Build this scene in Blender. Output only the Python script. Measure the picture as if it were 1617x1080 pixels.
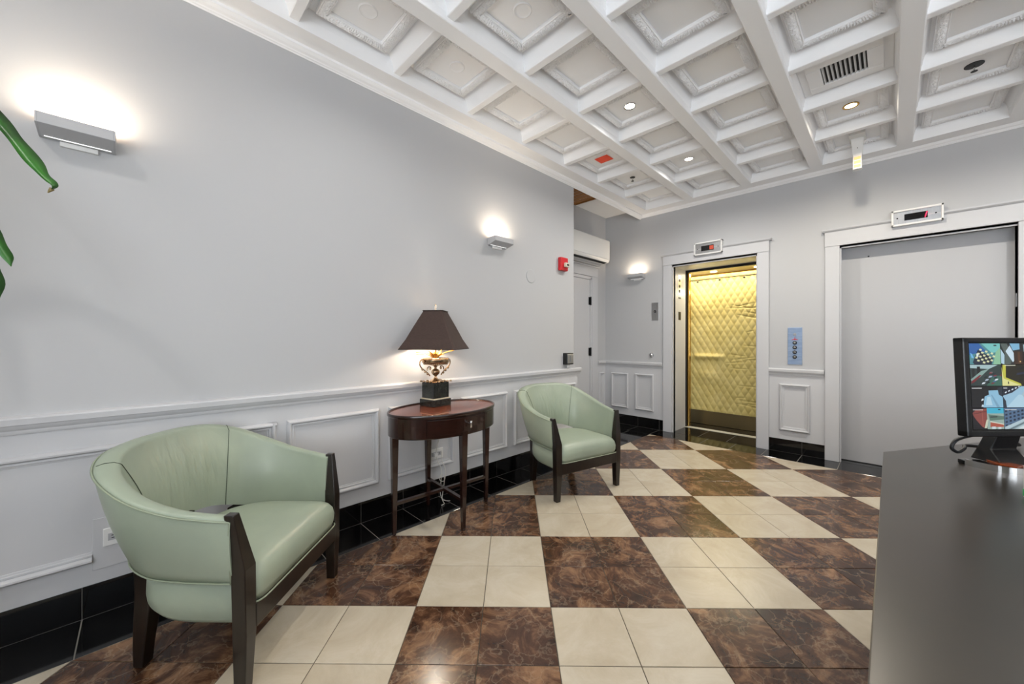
import bpy, bmesh, math, random
from mathutils import Vector, Matrix
R = math.radians
random.seed(7)
for o in list(bpy.data.objects): bpy.data.objects.remove(o)
scn = bpy.context.scene
col = scn.collection

# ------------------------------------------------------------------ camera, world, exposure
CAM_H = 1.22; FPX = 591.97; HEAD = math.pi/4 + .0095
cam = bpy.data.cameras.new('camera'); cam.sensor_width = 36; cam.lens = FPX/1617*36
cam.shift_x = 5/1617; cam.shift_y = -3.8/1617; cam.clip_start = .03
camo = bpy.data.objects.new('camera', cam); col.objects.link(camo)
camo.location = (0, 0, CAM_H); camo.rotation_euler = (R(90), -.0013, HEAD - math.pi/2)
scn.camera = camo
w = bpy.data.worlds.new('world'); scn.world = w; w.use_nodes = True
w.node_tree.nodes['Background'].inputs[0].default_value = (.75, .87, 1, 1)
w.node_tree.nodes['Background'].inputs[1].default_value = 1.0
scn.view_settings.view_transform = 'Standard'; scn.view_settings.look = 'None'
scn.view_settings.exposure = 0.28; scn.view_settings.gamma = 1; scn.view_settings.use_curve_mapping = False

def light(name, kind, loc, power, color=(1, 1, 1), size=.1, size_y=None, rot=(0, 0, 0), spot=None, blend=.5, spread=None):
    l = bpy.data.lights.new(name, kind); l.energy = power; l.color = color
    if kind == 'AREA':
        l.size = size
        if size_y: l.shape = 'RECTANGLE'; l.size_y = size_y
        if spread: l.spread = spread
    else: l.shadow_soft_size = size
    if spot: l.spot_size = spot; l.spot_blend = blend
    o = bpy.data.objects.new(name, l); col.objects.link(o); o.location = loc; o.rotation_euler = rot
    return o
WALL_Y = 2.462; BACK_X = 5.0; REC_Y = 3.015; REAR_X = -2.6; RIGHT_Y = -3.2
FILL_TINT = (.90, .95, 1)
# added fill lights tilted upward, placed at two added windows out of view
light('added_rear_fill', 'AREA', (REAR_X+.08, -1.45, 1.6), 122, FILL_TINT, 2.0, 2.9, (0, R(-122), 0))
light('added_side_fill', 'AREA', (.2, RIGHT_Y+.08, 1.6), 24, FILL_TINT, 3.4, 2.0, (R(112), 0, 0))

# ------------------------------------------------------------------ materials
def lin(c):
    c = c.lstrip('#'); v = [int(c[i:i+2], 16)/255 for i in (0, 2, 4)]
    return tuple(x/12.92 if x <= .04045 else ((x+.055)/1.055)**2.4 for x in v) + (1,)
def mat(name, color, rough=.5, metal=0, bump=None, coat=0, spec=.5, vary=None):
    m = bpy.data.materials.new(name); m.use_nodes = True; nt = m.node_tree; b = nt.nodes['Principled BSDF']
    b.inputs['Base Color'].default_value = lin(color); b.inputs['Roughness'].default_value = rough
    b.inputs['Metallic'].default_value = metal; b.inputs['Coat Weight'].default_value = coat
    b.inputs['Specular IOR Level'].default_value = spec
    tc = nt.nodes.new('ShaderNodeTexCoord')
    if bump:
        n = nt.nodes.new('ShaderNodeTexNoise'); n.inputs['Scale'].default_value = bump[0]; n.inputs['Detail'].default_value = 4
        bp = nt.nodes.new('ShaderNodeBump'); bp.inputs['Strength'].default_value = bump[1]; bp.inputs['Distance'].default_value = bump[2] if len(bump) > 2 else .002
        nt.links.new(tc.outputs['Object'], n.inputs['Vector']); nt.links.new(n.outputs['Fac'], bp.inputs['Height']); nt.links.new(bp.outputs['Normal'], b.inputs['Normal'])
    if vary:
        c2, sc, stretch = vary
        mp = nt.nodes.new('ShaderNodeMapping'); mp.inputs['Scale'].default_value = stretch
        n = nt.nodes.new('ShaderNodeTexNoise'); n.inputs['Scale'].default_value = sc; n.inputs['Detail'].default_value = 6
        rp = nt.nodes.new('ShaderNodeValToRGB'); rp.color_ramp.elements[0].color = lin(color); rp.color_ramp.elements[1].color = lin(c2)
        rp.color_ramp.elements[0].position = .38; rp.color_ramp.elements[1].position = .64
        nt.links.new(tc.outputs['Object'], mp.inputs['Vector']); nt.links.new(mp.outputs[0], n.inputs['Vector']); nt.links.new(n.outputs['Fac'], rp.inputs['Fac']); nt.links.new(rp.outputs[0], b.inputs['Base Color'])
    return m
def emis(name, color, s):
    m = bpy.data.materials.new(name); m.use_nodes = True; nt = m.node_tree; b = nt.nodes['Principled BSDF']
    b.inputs['Base Color'].default_value = lin(color); b.inputs['Emission Color'].default_value = lin(color); b.inputs['Emission Strength'].default_value = s
    b.inputs['Roughness'].default_value = .4
    return m
def marble(name, dark, mid, light_, vein, scale, rough, vein_amt):
    m = bpy.data.materials.new(name); m.use_nodes = True; nt = m.node_tree; N = nt.nodes; L = nt.links; b = N['Principled BSDF']
    b.inputs['Roughness'].default_value = rough
    tc = N.new('ShaderNodeTexCoord'); oi = N.new('ShaderNodeObjectInfo')
    off = N.new('ShaderNodeVectorMath'); off.operation = 'SCALE'; off.inputs[0].default_value = (37, 23, 11); L.new(oi.outputs['Random'], off.inputs['Scale'])
    add = N.new('ShaderNodeVectorMath'); add.operation = 'ADD'; L.new(tc.outputs['Object'], add.inputs[0]); L.new(off.outputs[0], add.inputs[1])
    n1 = N.new('ShaderNodeTexNoise'); n1.inputs['Scale'].default_value = scale; n1.inputs['Detail'].default_value = 9; n1.inputs['Roughness'].default_value = .68; n1.inputs['Distortion'].default_value = 1.1
    L.new(add.outputs[0], n1.inputs['Vector'])
    rp = N.new('ShaderNodeValToRGB'); e = rp.color_ramp.elements; e[0].position = .34; e[0].color = lin(dark); e[1].position = .66; e[1].color = lin(light_)
    x = rp.color_ramp.elements.new(.5); x.color = lin(mid); L.new(n1.outputs['Fac'], rp.inputs['Fac'])
    nd = N.new('ShaderNodeTexNoise'); nd.inputs['Scale'].default_value = scale*1.6; nd.inputs['Detail'].default_value = 5; L.new(add.outputs[0], nd.inputs['Vector'])
    sc = N.new('ShaderNodeVectorMath'); sc.operation = 'SCALE'; sc.inputs['Scale'].default_value = .28; L.new(nd.outputs['Color'], sc.inputs[0])
    ad2 = N.new('ShaderNodeVectorMath'); ad2.operation = 'ADD'; L.new(add.outputs[0], ad2.inputs[0]); L.new(sc.outputs[0], ad2.inputs[1])
    vo = N.new('ShaderNodeTexVoronoi'); vo.feature = 'DISTANCE_TO_EDGE'; vo.inputs['Scale'].default_value = scale*1.5; L.new(ad2.outputs[0], vo.inputs['Vector'])
    vr = N.new('ShaderNodeValToRGB'); vr.color_ramp.elements[0].position = 0; vr.color_ramp.elements[0].color = (vein_amt,)*3+(1,); vr.color_ramp.elements[1].position = .045; vr.color_ramp.elements[1].color = (0, 0, 0, 1)
    L.new(vo.outputs['Distance'], vr.inputs['Fac'])
    n3 = N.new('ShaderNodeTexNoise'); n3.inputs['Scale'].default_value = scale*.9; L.new(add.outputs[0], n3.inputs['Vector'])
    ml = N.new('ShaderNodeMath'); ml.operation = 'MULTIPLY'; L.new(vr.outputs[0], ml.inputs[0]); L.new(n3.outputs['Fac'], ml.inputs[1])
    mx = N.new('ShaderNodeMix'); mx.data_type = 'RGBA'; L.new(ml.outputs[0], mx.inputs['Factor']); L.new(rp.outputs[0], mx.inputs[6]); mx.inputs[7].default_value = lin(vein)
    L.new(mx.outputs[2], b.inputs['Base Color'])
    return m
M = {}
M['wall'] = mat('wall_paint', '#babbbd', .65, bump=(90, .12, .001))
M['trim'] = mat('trim_paint', '#c6c7ca', .38, bump=(30, .04, .001))
M['ceil'] = mat('ceiling_paint', '#f5f6f8', .5, bump=(60, .06, .001))
M['tin'] = mat('painted_tin', '#f5f6f8', .42, bump=(260, .2, .001))
M['grout_dark'] = mat('dark_grout', '#4a4238', .8, bump=(300, .3))
M['grout_light'] = mat('light_grout', '#7d7a74', .8, bump=(300, .3))
M['cream'] = marble('cream_marble', '#b5a994', '#bdb29e', '#c5bcaa', '#b7a88c', 3.5, .26, .2)
M['brown'] = marble('brown_marble', '#281810', '#4c3223', '#8d6a4d', '#c8b294', 5.6, .2, .34)
M['black_tile'] = mat('black_tile', '#070708', .07, vary=('#0d0d0e', 5, (1, 1, 1)), spec=.4)
M['leather'] = mat('green_leather', '#929d8c', .36, bump=(220, .16, .0008), vary=('#9ba693', 4, (1, 1, 1)))
M['leather_piping'] = mat('green_piping', '#8c9681', .35, bump=(200, .1, .0006))
M['stitch'] = mat('dark_stitch', '#3d4638', .7, bump=(200, .2))
M['espresso'] = mat('espresso_wood', '#15100d', .3, vary=('#201712', 7, (9, 9, 1)), coat=.25)
M['mahogany'] = mat('mahogany_veneer', '#1f0f0b', .2, vary=('#2d1610', 6, (2, 12, 12)), coat=.4)
M['mahog_top'] = mat('mahogany_top', '#6d321c', .2, vary=('#7c4026', 5, (2, 14, 2)), coat=.5)
M['steel'] = mat('brushed_steel', '#b9bbbe', .3, 1, vary=('#c9cbce', 6, (1, 60, 1)))
M['chrome'] = mat('polished_chrome', '#e2e2e2', .08, 1, bump=(5, .01))
M['brass'] = mat('polished_brass', '#c9a45c', .16, 1, vary=('#b99148', 8, (1, 1, 1)))
M['darksteel'] = mat('dark_steel', '#2a2b2c', .4, .8, bump=(100, .1))
M['silver'] = mat('antique_silver', '#c9b49a', .2, 1, vary=('#8c6a48', 22, (1, 1, 1)), bump=(120, .3, .001))
M['gilt'] = mat('gilded_petal', '#e0a848', .4, .5, vary=('#e9c070', 20, (1, 1, 1)))
M['blackmarble'] = marble('black_green_marble', '#0e100e', '#191b18', '#2f332d', '#6a6a60', 14, .15, .5)
M['stone_trim'] = mat('pale_stone_strip', '#c9bfa8', .4, bump=(80, .1))
M['shade'] = mat('brown_lamp_fabric', '#3a2b26', .85, bump=(500, .4, .0008), vary=('#45352f', 60, (1, 1, 8)))
M['shade_in'] = mat('lamp_shade_lining', '#d8c8b0', .8, bump=(200, .1))
M['pad'] = mat('yellow_quilted_pad', '#cdbb72', .5, bump=(120, .25, .001), vary=('#d8c782', 5, (1, 1, 1)))
M['white_plastic'] = mat('white_plastic', '#e6e6e4', .35, bump=(40, .03))
M['offwhite_plastic'] = mat('offwhite_plastic', '#b6b7ba', .4, bump=(40, .05))
M['black_plastic'] = mat('black_plastic', '#111214', .32, bump=(200, .1))
M['gloss_black'] = mat('gloss_black', '#08090a', .08, bump=(5, .01))
M['red_plastic'] = mat('red_plastic', '#c8202a', .35, bump=(60, .05))
M['orange'] = mat('orange_plate', '#ff4a17', .5, bump=(60, .05))
M['desk'] = mat('charcoal_laminate', '#241f19', .29, vary=('#2b251e', 3, (1, 1, 1)), bump=(14, .02, .001))
M['leaf'] = mat('green_leaf', '#17480f', .38, vary=('#2f7220', 9, (1, 1, 1)), bump=(60, .1))
M['leaf_tip'] = mat('dry_leaf_tip', '#8a7a50', .6, bump=(60, .2))
M['cane'] = mat('plant_cane', '#8a7a5c', .8, vary=('#6f6248', 30, (1, 1, 4)), bump=(60, .5))
M['terracotta'] = mat('grey_pot', '#6f6f70', .5, bump=(40, .1))
M['soil'] = mat('soil', '#2e2219', .95, bump=(90, .8, .01))
M['wood_slat'] = mat('oak_slat', '#b27c40', .5, vary=('#94612e', 8, (2, 18, 18)))
M['dark_void'] = mat('dark_void', '#1b1b1d', .8, bump=(20, .05))
M['orange_reflection'] = mat('red_brown_reflection', '#8a3c17', .12, coat=.5, vary=('#9c4a20', 6, (1, 9, 1)))  # reflection colour painted onto the black monitor foot
M['cable'] = mat('cable_rubber', '#17181a', .45, bump=(100, .05))
M['white_cable'] = mat('clear_white_cable', '#cfcdc6', .35, bump=(100, .05))
M['paper'] = mat('white_paper', '#f0eeea', .7, bump=(80, .05))
M['green_card'] = mat('green_card', '#3f9a5a', .6, bump=(80, .05))
M['lit_white'] = emis('lit_downlight', '#fff3e2', 9)
M['lit_warm'] = emis('lit_warm_lens', '#ffe2a8', 9)
M['lit_amber'] = emis('lit_amber_cell', '#ffa860', .75)
M['lit_red'] = emis('lit_red_digit', '#ff2a4c', 2.4)
M['dim_red'] = emis('dim_red_digit', '#a8402c', .35)
M['sconce_slot'] = emis('lit_sconce_slot', '#ffffff', .6)
M['bulb'] = emis('lit_bulb', '#ffd9a0', 4)
gl = bpy.data.materials.new('window_glass'); gl.use_nodes = True
gb = gl.node_tree.nodes['Principled BSDF']; gb.inputs['Transmission Weight'].default_value = 1; gb.inputs['Roughness'].default_value = .02; gb.inputs['IOR'].default_value = 1.05
M['glass'] = gl
M['sill'] = mat('pale_sill_metal', '#d9d6c6', .45, bump=(80, .05))
cr = bpy.data.materials.new('crystal'); cr.use_nodes = True
cb = cr.node_tree.nodes['Principled BSDF']; cb.inputs['Transmission Weight'].default_value = .85; cb.inputs['Roughness'].default_value = .03
M['crystal'] = cr
def wrinkled_leather():
    m = mat('creased_leather', '#929d8c', .34, bump=(220, .14, .0008), vary=('#9ba693', 4, (1, 1, 1)))
    nt = m.node_tree; b = nt.nodes['Principled BSDF']; tc = nt.nodes.new('ShaderNodeTexCoord')
    mp = nt.nodes.new('ShaderNodeMapping'); mp.inputs['Scale'].default_value = (30, 18, 4.5); mp.inputs['Rotation'].default_value = (0, R(24), 0)
    n = nt.nodes.new('ShaderNodeTexNoise'); n.inputs['Scale'].default_value = 1; n.inputs['Detail'].default_value = 2
    bp = nt.nodes.new('ShaderNodeBump'); bp.inputs['Strength'].default_value = 1; bp.inputs['Distance'].default_value = .026
    old = b.inputs['Normal'].links[0].from_socket
    # creases gather in the middle of the back
    sb = nt.nodes.new('ShaderNodeVectorMath'); sb.operation = 'DISTANCE'; sb.inputs[1].default_value = (.03, .57, .60)
    mr = nt.nodes.new('ShaderNodeMapRange'); mr.inputs[1].default_value = .0; mr.inputs[2].default_value = .24; mr.inputs[3].default_value = 1; mr.inputs[4].default_value = 0
    ml = nt.nodes.new('ShaderNodeMath'); ml.operation = 'MULTIPLY'
    L = nt.links
    L.new(tc.outputs['Object'], mp.inputs[0]); L.new(mp.outputs[0], n.inputs[0]); L.new(tc.outputs['Object'], sb.inputs[0]); L.new(sb.outputs['Value'], mr.inputs[0])
    L.new(n.outputs['Fac'], ml.inputs[0]); L.new(mr.outputs[0], ml.inputs[1]); L.new(ml.outputs[0], bp.inputs['Height']); L.new(old, bp.inputs['Normal']); L.new(bp.outputs['Normal'], b.inputs['Normal'])
    return m
M['leather_back'] = wrinkled_leather()

# ------------------------------------------------------------------ mesh helpers
class MB:
    def __init__(s): s.v = []; s.f = []
    def add(s, vs, fs):
        n = len(s.v); s.v += [tuple(p) for p in vs]; s.f += [tuple(i+n for i in f) for f in fs]; return s
    def box(s, x0, x1, y0, y1, z0, z1):
        if x0 > x1: x0, x1 = x1, x0
        if y0 > y1: y0, y1 = y1, y0
        if z0 > z1: z0, z1 = z1, z0
        return s.add([(x0,y0,z0),(x1,y0,z0),(x1,y1,z0),(x0,y1,z0),(x0,y0,z1),(x1,y0,z1),(x1,y1,z1),(x0,y1,z1)],
                     [(0,3,2,1),(4,5,6,7),(0,1,5,4),(1,2,6,5),(2,3,7,6),(3,0,4,7)])
    def loft(s, rings, closed=True, cap=True):
        n = len(rings[0]); vs = [p for r in rings for p in r]; fs = []
        for k in range(len(rings)-1):
            for i in range(n if closed else n-1):
                j = (i+1) % n; fs.append((k*n+i, k*n+j, (k+1)*n+j, (k+1)*n+i))
        if cap and closed: fs.append(tuple(range(n))[::-1]); fs.append(tuple((len(rings)-1)*n+i for i in range(n)))
        return s.add(vs, fs)
    def tube(s, pts, r, n=8, cap=True):
        pts = [Vector(p) for p in pts]; rings = []; prev = None
        for i, p in enumerate(pts):
            t = (pts[min(i+1, len(pts)-1)] - pts[max(i-1, 0)]).normalized()
            if prev is None:
                up = Vector((0,0,1)) if abs(t.z) < .9 else Vector((1,0,0)); a = t.cross(up).normalized()
            else:
                a = (prev - t*prev.dot(t)).normalized()
            prev = a; b = t.cross(a); rr = r[i] if isinstance(r, (list, tuple)) else r
            rings.append([p + (a*math.cos(2*math.pi*k/n) + b*math.sin(2*math.pi*k/n))*rr for k in range(n)])
        return s.loft(rings, cap=cap)
    def lathe(s, prof, c=(0,0,0), n=32, rot=None):
        rings = []
        for r, z in prof:
            ring = [Vector((r*math.cos(2*math.pi*k/n), r*math.sin(2*math.pi*k/n), z)) for k in range(n)]
            if rot is not None: ring = [rot @ p for p in ring]
            rings.append([p + Vector(c) for p in ring])
        return s.loft(rings)
    def prism(s, poly, axis, a, b):
        def P(u, v, t): return {'X': (t,u,v), 'Y': (u,t,v), 'Z': (u,v,t)}[axis]
        return s.loft([[P(u,v,a) for u,v in poly], [P(u,v,b) for u,v in poly]])
    def build(s, name, m, parent=None, smooth=False, bevel=0, seg=2, angle=None):
        me = bpy.data.meshes.new(name); me.from_pydata(s.v, [], s.f); me.update()
        bm = bmesh.new(); bm.from_mesh(me); bmesh.ops.recalc_face_normals(bm, faces=bm.faces); bm.to_mesh(me); bm.free()
        if smooth or angle: me.polygons.foreach_set('use_smooth', [True]*len(me.polygons))
        if angle: me.set_sharp_from_angle(angle=R(angle))
        me.materials.append(m)
        o = bpy.data.objects.new(name, me); col.objects.link(o)
        if parent is not None: o.parent = parent
        if bevel:
            bv = o.modifiers.new('bevel', 'BEVEL'); bv.width = bevel; bv.segments = seg; bv.limit_method = 'ANGLE'; bv.angle_limit = R(40)
        return o
def box(name, m, b, parent=None, bevel=0, **k): return MB().box(*b).build(name, m, parent, bevel=bevel, **k)
def place(o, parent=None, loc=None, rot=None):
    if loc is not None: o.location = loc
    if rot is not None: o.rotation_euler = rot
    return o
def inst(src, parent, loc, rot=None, name=None):
    o = src.copy(); col.objects.link(o); o.parent = parent; o.location = loc
    if rot: o.rotation_euler = rot
    return o
def copy_tree(o, parent=None):
    c = o.copy(); col.objects.link(c); c.parent = parent
    for ch in list(o.children): copy_tree(ch, c)
    return c
def thing(name, label, cat, loc=(0,0,0), rz=0, group=None, rot=None):
    o = bpy.data.objects.new(name, None); col.objects.link(o); o.location = loc; o.rotation_euler = rot if rot else (0,0,rz)
    o['label'] = label; o['category'] = cat
    if group: o['group'] = group
    o.empty_display_size = .05
    return o
def tag(o, label, cat, group=None, kind=None):
    o['label'] = label; o['category'] = cat
    if group: o['group'] = group
    if kind: o['kind'] = kind
    return o
def struct(o, label=None, cat=None):
    o['kind'] = 'structure'
    if label: o['label'] = label
    if cat: o['category'] = cat
    return o
def sempty(name, label, cat, loc=(0,0,0)):
    o = bpy.data.objects.new(name, None); col.objects.link(o); o.location = loc; o.empty_display_size = .05
    return struct(o, label, cat)
def cw(x, d, z=0):   # point at x to the right and d ahead of the doorway viewpoint
    return Vector((x*math.sin(HEAD)+d*math.cos(HEAD), -x*math.cos(HEAD)+d*math.sin(HEAD), z))
def catmull(P, n):
    P = [Vector(p) for p in P]; out = []
    Q = [P[0]*2-P[1]] + P + [P[-1]*2-P[-2]]
    for i in range(1, len(Q)-2):
        for k in range(n):
            t = k/n; a, b, c, d = Q[i-1:i+3]
            out.append(.5*((2*b)+(c-a)*t+(2*a-5*b+4*c-d)*t*t+(3*b-a-3*c+d)*t**3))
    out.append(P[-1]); return out

# ------------------------------------------------------------------ floor
FX = 4.685; FY = 2.177      # edges of the chequered field
floor = box('floor', M['grout_dark'], (REAR_X-.1, 5.0, RIGHT_Y-.1, 3.1, -.08, -.0025))
struct(floor, 'marble chequerboard floor of cream and brown tiles inside a black border', 'floor')
gr2 = MB().box(REAR_X, FX, FY, REC_Y, -.0024, -.0015).box(FX, 5.9, RIGHT_Y, REC_Y, -.0024, -.0015).build('border_grout', M['grout_light'], floor)
def clip(poly, f):
    out = []
    for i in range(len(poly)):
        a, b = poly[i], poly[(i+1) % len(poly)]; fa, fb = f(a), f(b)
        if fa >= 0: out.append(a)
        if (fa >= 0) != (fb >= 0):
            t = fa/(fa-fb); out.append((a[0]+(b[0]-a[0])*t, a[1]+(b[1]-a[1])*t))
    return out
def tile_mesh(mb, poly, z=0, ch=.0012, base=-.012):
    cx = sum(p[0] for p in poly)/len(poly); cy = sum(p[1] for p in poly)/len(poly)
    def ins(p, d):
        v = Vector((cx-p[0], cy-p[1])); l = v.length; v = v/l if l else v; return (p[0]+v.x*d, p[1]+v.y*d)
    mb.loft([[(x, y, base) for x, y in poly], [(x, y, z-ch) for x, y in poly], [(*ins(p, ch*1.4), z) for p in poly]])
TS = .3079; G = .0016; OX, OY = 1.118, .868; q = math.sqrt(.5)
def seen(x, y, pad=.25):
    d = x*math.cos(HEAD)+y*math.sin(HEAD); r = x*math.sin(HEAD)-y*math.cos(HEAD)
    return d > 1.0 and abs(r) < 1.38*d+pad and not (y < -.12 and x < 2.9)
rest = {0: MB(), 1: MB()}; full = {}
for i in range(-22, 22):
    for j in range(-18, 20):
        c = [(i*TS+G, j*TS+G), ((i+1)*TS-G, j*TS+G), ((i+1)*TS-G, (j+1)*TS-G), (i*TS+G, (j+1)*TS-G)]
        wp = [(OX+(a+b)*q, OY+(b-a)*q) for a, b in c]; whole = list(wp)
        for f in (lambda p: FX-G-p[0], lambda p: FY-G-p[1], lambda p: p[0]-REAR_X, lambda p: p[1]-RIGHT_Y):
            if wp: wp = clip(wp, f)
        wp = [p for k, p in enumerate(wp) if (Vector(p)-Vector(wp[k-1])).length > .002]
        if len(wp) < 3: continue
        cx = sum(p[0] for p in wp)/len(wp); cy = sum(p[1] for p in wp)/len(wp)
        cream = (i//2 + (j-1)//2) % 2
        if not seen(cx, cy): tile_mesh(rest[cream], wp); continue
        m = M['cream'] if cream else M['brown']
        if len(wp) == 4 and wp == whole:
            if cream not in full:
                mb = MB(); tile_mesh(mb, [(x-cx, y-cy) for x, y in wp]); full[cream] = mb.build('floor_tile', m, floor); full[cream].location = (cx, cy, 0)
            else: inst(full[cream], floor, (cx, cy, 0))
        else:
            mb = MB(); tile_mesh(mb, [(x-cx, y-cy) for x, y in wp]); o = mb.build('floor_tile', m, floor); o.location = (cx, cy, 0)
for k in (0, 1):
    o = rest[k].build('outlying_tiles', M['cream' if k else 'brown'], floor); o['kind'] = 'stuff'
BT = .306; g = .0022
def border(x0, x1, y0, y1):
    mb = MB(); cx, cy = (x0+x1)/2, (y0+y1)/2
    tile_mesh(mb, [(x0-cx, y0-cy), (x1-cx, y0-cy), (x1-cx, y1-cy), (x0-cx, y1-cy)]); o = mb.build('border_tile', M['black_tile'], floor); o.location = (cx, cy, 0)
k = -10
while 1.042+k*BT < FX-.01:
    x0 = 1.042+k*BT; x1 = min(x0+BT, FX)
    border(x0+g, x1-g, FY+g, WALL_Y-g)
    if x0 > 3.35: border(max(x0, 3.43)+g, x1-g, WALL_Y+g, REC_Y-g) if x1 > 3.5 else None
    k += 1
k = -18
while 2.19+k*BT < REC_Y-.01:
    y0 = 2.19+k*BT; y1 = min(y0+BT, REC_Y)
    border(FX+g, BACK_X-g, y0+g, y1-g); k += 1
for (a, b) in ((2.02, 1.063), (.36, -.71)):        # thresholds of the two lift openings
    n = 3; wd = (a-b)/n
    for kk in range(n): border(BACK_X+g, BACK_X+(.44 if a > 1 else .12), b+kk*wd+g, b+(kk+1)*wd-g)

# ------------------------------------------------------------------ walls
CZ = 3.3
wl = box('wall_left', M['wall'], (REAR_X, 3.42, WALL_Y, REC_Y+.12, 0, CZ)); struct(wl, 'long pale grey wall on the left with wainscot', 'wall')
wr = box('wall_recess', M['wall'], (3.42, BACK_X, REC_Y, REC_Y+.12, 0, CZ)); struct(wr, 'narrow recess wall behind the air conditioner', 'wall')
# back wall with the two lift openings
wb = MB().box(BACK_X, BACK_X+.1, 2.02, REC_Y+.12, 0, CZ).box(BACK_X, BACK_X+.1, .36, 1.063, 0, CZ).box(BACK_X, BACK_X+.1, RIGHT_Y, -.71, 0, CZ)
wb.box(BACK_X, BACK_X+.1, 1.063, 2.02, 2.19, CZ).box(BACK_X, BACK_X+.1, -.71, .36, 2.15, CZ)
wb = wb.build('wall_back', M['wall']); struct(wb, 'pale grey back wall holding both lift doorways', 'wall')
w3 = MB().box(REAR_X-.1, REAR_X, RIGHT_Y, REC_Y, 0, .6).box(REAR_X-.1, REAR_X, RIGHT_Y, REC_Y, 2.6, CZ).box(REAR_X-.1, REAR_X, RIGHT_Y, -2.9, .6, 2.6).box(REAR_X-.1, REAR_X, 0, REC_Y, .6, 2.6).build('wall_rear', M['wall']); struct(w3, 'rear wall with a wide added window, out of view', 'wall')
w4 = MB().box(REAR_X, BACK_X, RIGHT_Y-.1, RIGHT_Y, 0, .6).box(REAR_X, BACK_X, RIGHT_Y-.1, RIGHT_Y, 2.6, CZ).box(REAR_X, -1.5, RIGHT_Y-.1, RIGHT_Y, .6, 2.6).box(1.9, BACK_X, RIGHT_Y-.1, RIGHT_Y, .6, 2.6).build('wall_right', M['wall']); struct(w4, 'right hand wall with a wide added window, out of view', 'wall')
def window(name, horizontal):  # unseen windows added as a setting for the fill lights
    e = sempty(name, 'added wide white framed window with four panes, out of view', 'window')
    if horizontal: x0, x1, y = -1.5, 1.9, RIGHT_Y-.05
    else: x0, x1, y = -2.9, 0, REAR_X-.05
    f = MB(); n = 4; wd = (x1-x0)/n
    def bx(mb, a, b, z0, z1, t):
        mb.box(a, b, y-t, y+t, z0, z1) if horizontal else mb.box(y-t, y+t, a, b, z0, z1)
    for k in range(n+1): bx(f, x0+k*wd-.03, x0+k*wd+.03, .6, 2.6, .03)
    bx(f, x0, x1, .6, .66, .032); bx(f, x0, x1, 2.54, 2.6, .032)
    f.build('window_frame', M['trim'], e)
    for k in range(n):
        p = MB(); bx(p, x0+k*wd+.03, x0+(k+1)*wd-.03, .66, 2.54, .003); p.build('pane', M['glass'], e)
window('added_window_1', True); window('added_window_2', False)

# ------------------------------------------------------------------ baseboards of black tile
def base_run(name, label, joints, horizontal, pos, z1=.14):
    e = sempty(name, label, 'baseboard')
    for a, b in joints:
        mb = MB()
        if horizontal: mb.box(a+g/2, b-g/2, pos-.004, pos+.01, .002, z1)
        else: mb.box(pos-.004, pos+.01, a+g/2, b-g/2, .002, z1)
        mb.build('baseboard_tile', M['black_tile'], e, bevel=.0012)
    gm = MB(); a, b = joints[0][0], joints[-1][1]
    gm.box(a, b, pos-.002, pos+.01, 0, z1-.001) if horizontal else gm.box(pos-.002, pos+.01, a, b, 0, z1-.001)
    gm.build('grout_strip', M['grout_light'], e)
J = [(1.042+k*BT, min(1.042+(k+1)*BT, 3.49)) for k in range(-10, 9) if 1.042+k*BT < 3.48]
base_run('baseboard_left', 'black tile baseboard along the left wall', J, True, WALL_Y)
base_run('baseboard_back', 'black tile baseboard left of the open lift', [(2.137, 2.19), (2.19, 2.496), (2.496, 2.802), (2.802, REC_Y)], False, BACK_X)
base_run('baseboard_middle', 'short black tile baseboard between the two lift doorways', [(.475, .66), (.66, .953)], False, BACK_X)

# ------------------------------------------------------------------ wainscot and mouldings
# profiles: (distance along wall plane from outer edge inward, projection)
PM = [(0, 0), (0, .010), (.004, .020), (.011, .026), (.018, .025), (.024, .018), (.026, .010), (.031, .012), (.036, .011), (.038, .005), (.045, .004), (.047, 0)]
def on_wall(axis, pos):
    if axis == 'L': return lambda s, z, p: (s, pos-p, z)
    return lambda s, z, p: (pos-p, s, z)
def frame_mould(s0, s1, z0, z1, F, parent, name='panel_moulding', prof=PM):
    mb = MB(); n = len(prof)
    cor = [lambda d: (s0+d, z0+d), lambda d: (s1-d, z0+d), lambda d: (s1-d, z1-d), lambda d: (s0+d, z1-d)]
    rings = []
    for c in cor + [cor[0]]:
        rings.append([F(*c(d), p) for d, p in prof])
    mb.loft(rings, closed=False)
    return mb.build(name, M['trim'], parent, angle=35)
def straight(s0, s1, z0, z1, F, parent, horizontal, flip=False, name='panel_moulding'):
    prof = PM; mb = MB(); rings = []
    for e in (0, 1):
        if horizontal:
            zz = (lambda d: z1-d) if not flip else (lambda d: z0+d)
            rings.append([F(s1 if e else s0, zz(d), p) for d, p in prof])
        else:
            ss = (lambda d: s1-d) if not flip else (lambda d: s0+d)
            rings.append([F(ss(d), z1 if e else z0, p) for d, p in prof])
    mb.loft(rings); return mb.build(name, M['trim'], parent, angle=35)
RAIL = [(.836, 0), (.836, .008), (.845, .012), (.852, .012), (.862, .022), (.874, .026), (.876, .032), (.9, .034), (.906, .030), (.911, .012), (.911, 0)]
def rail(s0, s1, F, parent, ret=None):
    mb = MB()
    mb.loft([[F(s0, z, p) for z, p in RAIL], [F(s1, z, p) for z, p in RAIL]]); mb.build('chair_rail', M['trim'], parent, angle=30)
FL = on_wall('L', WALL_Y); FB = on_wall('B', BACK_X); FR = on_wall('L', REC_Y)
ws = sempty('trim_1', 'white wainscot panelling with chair rail along the left wall', 'wainscot')
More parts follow.
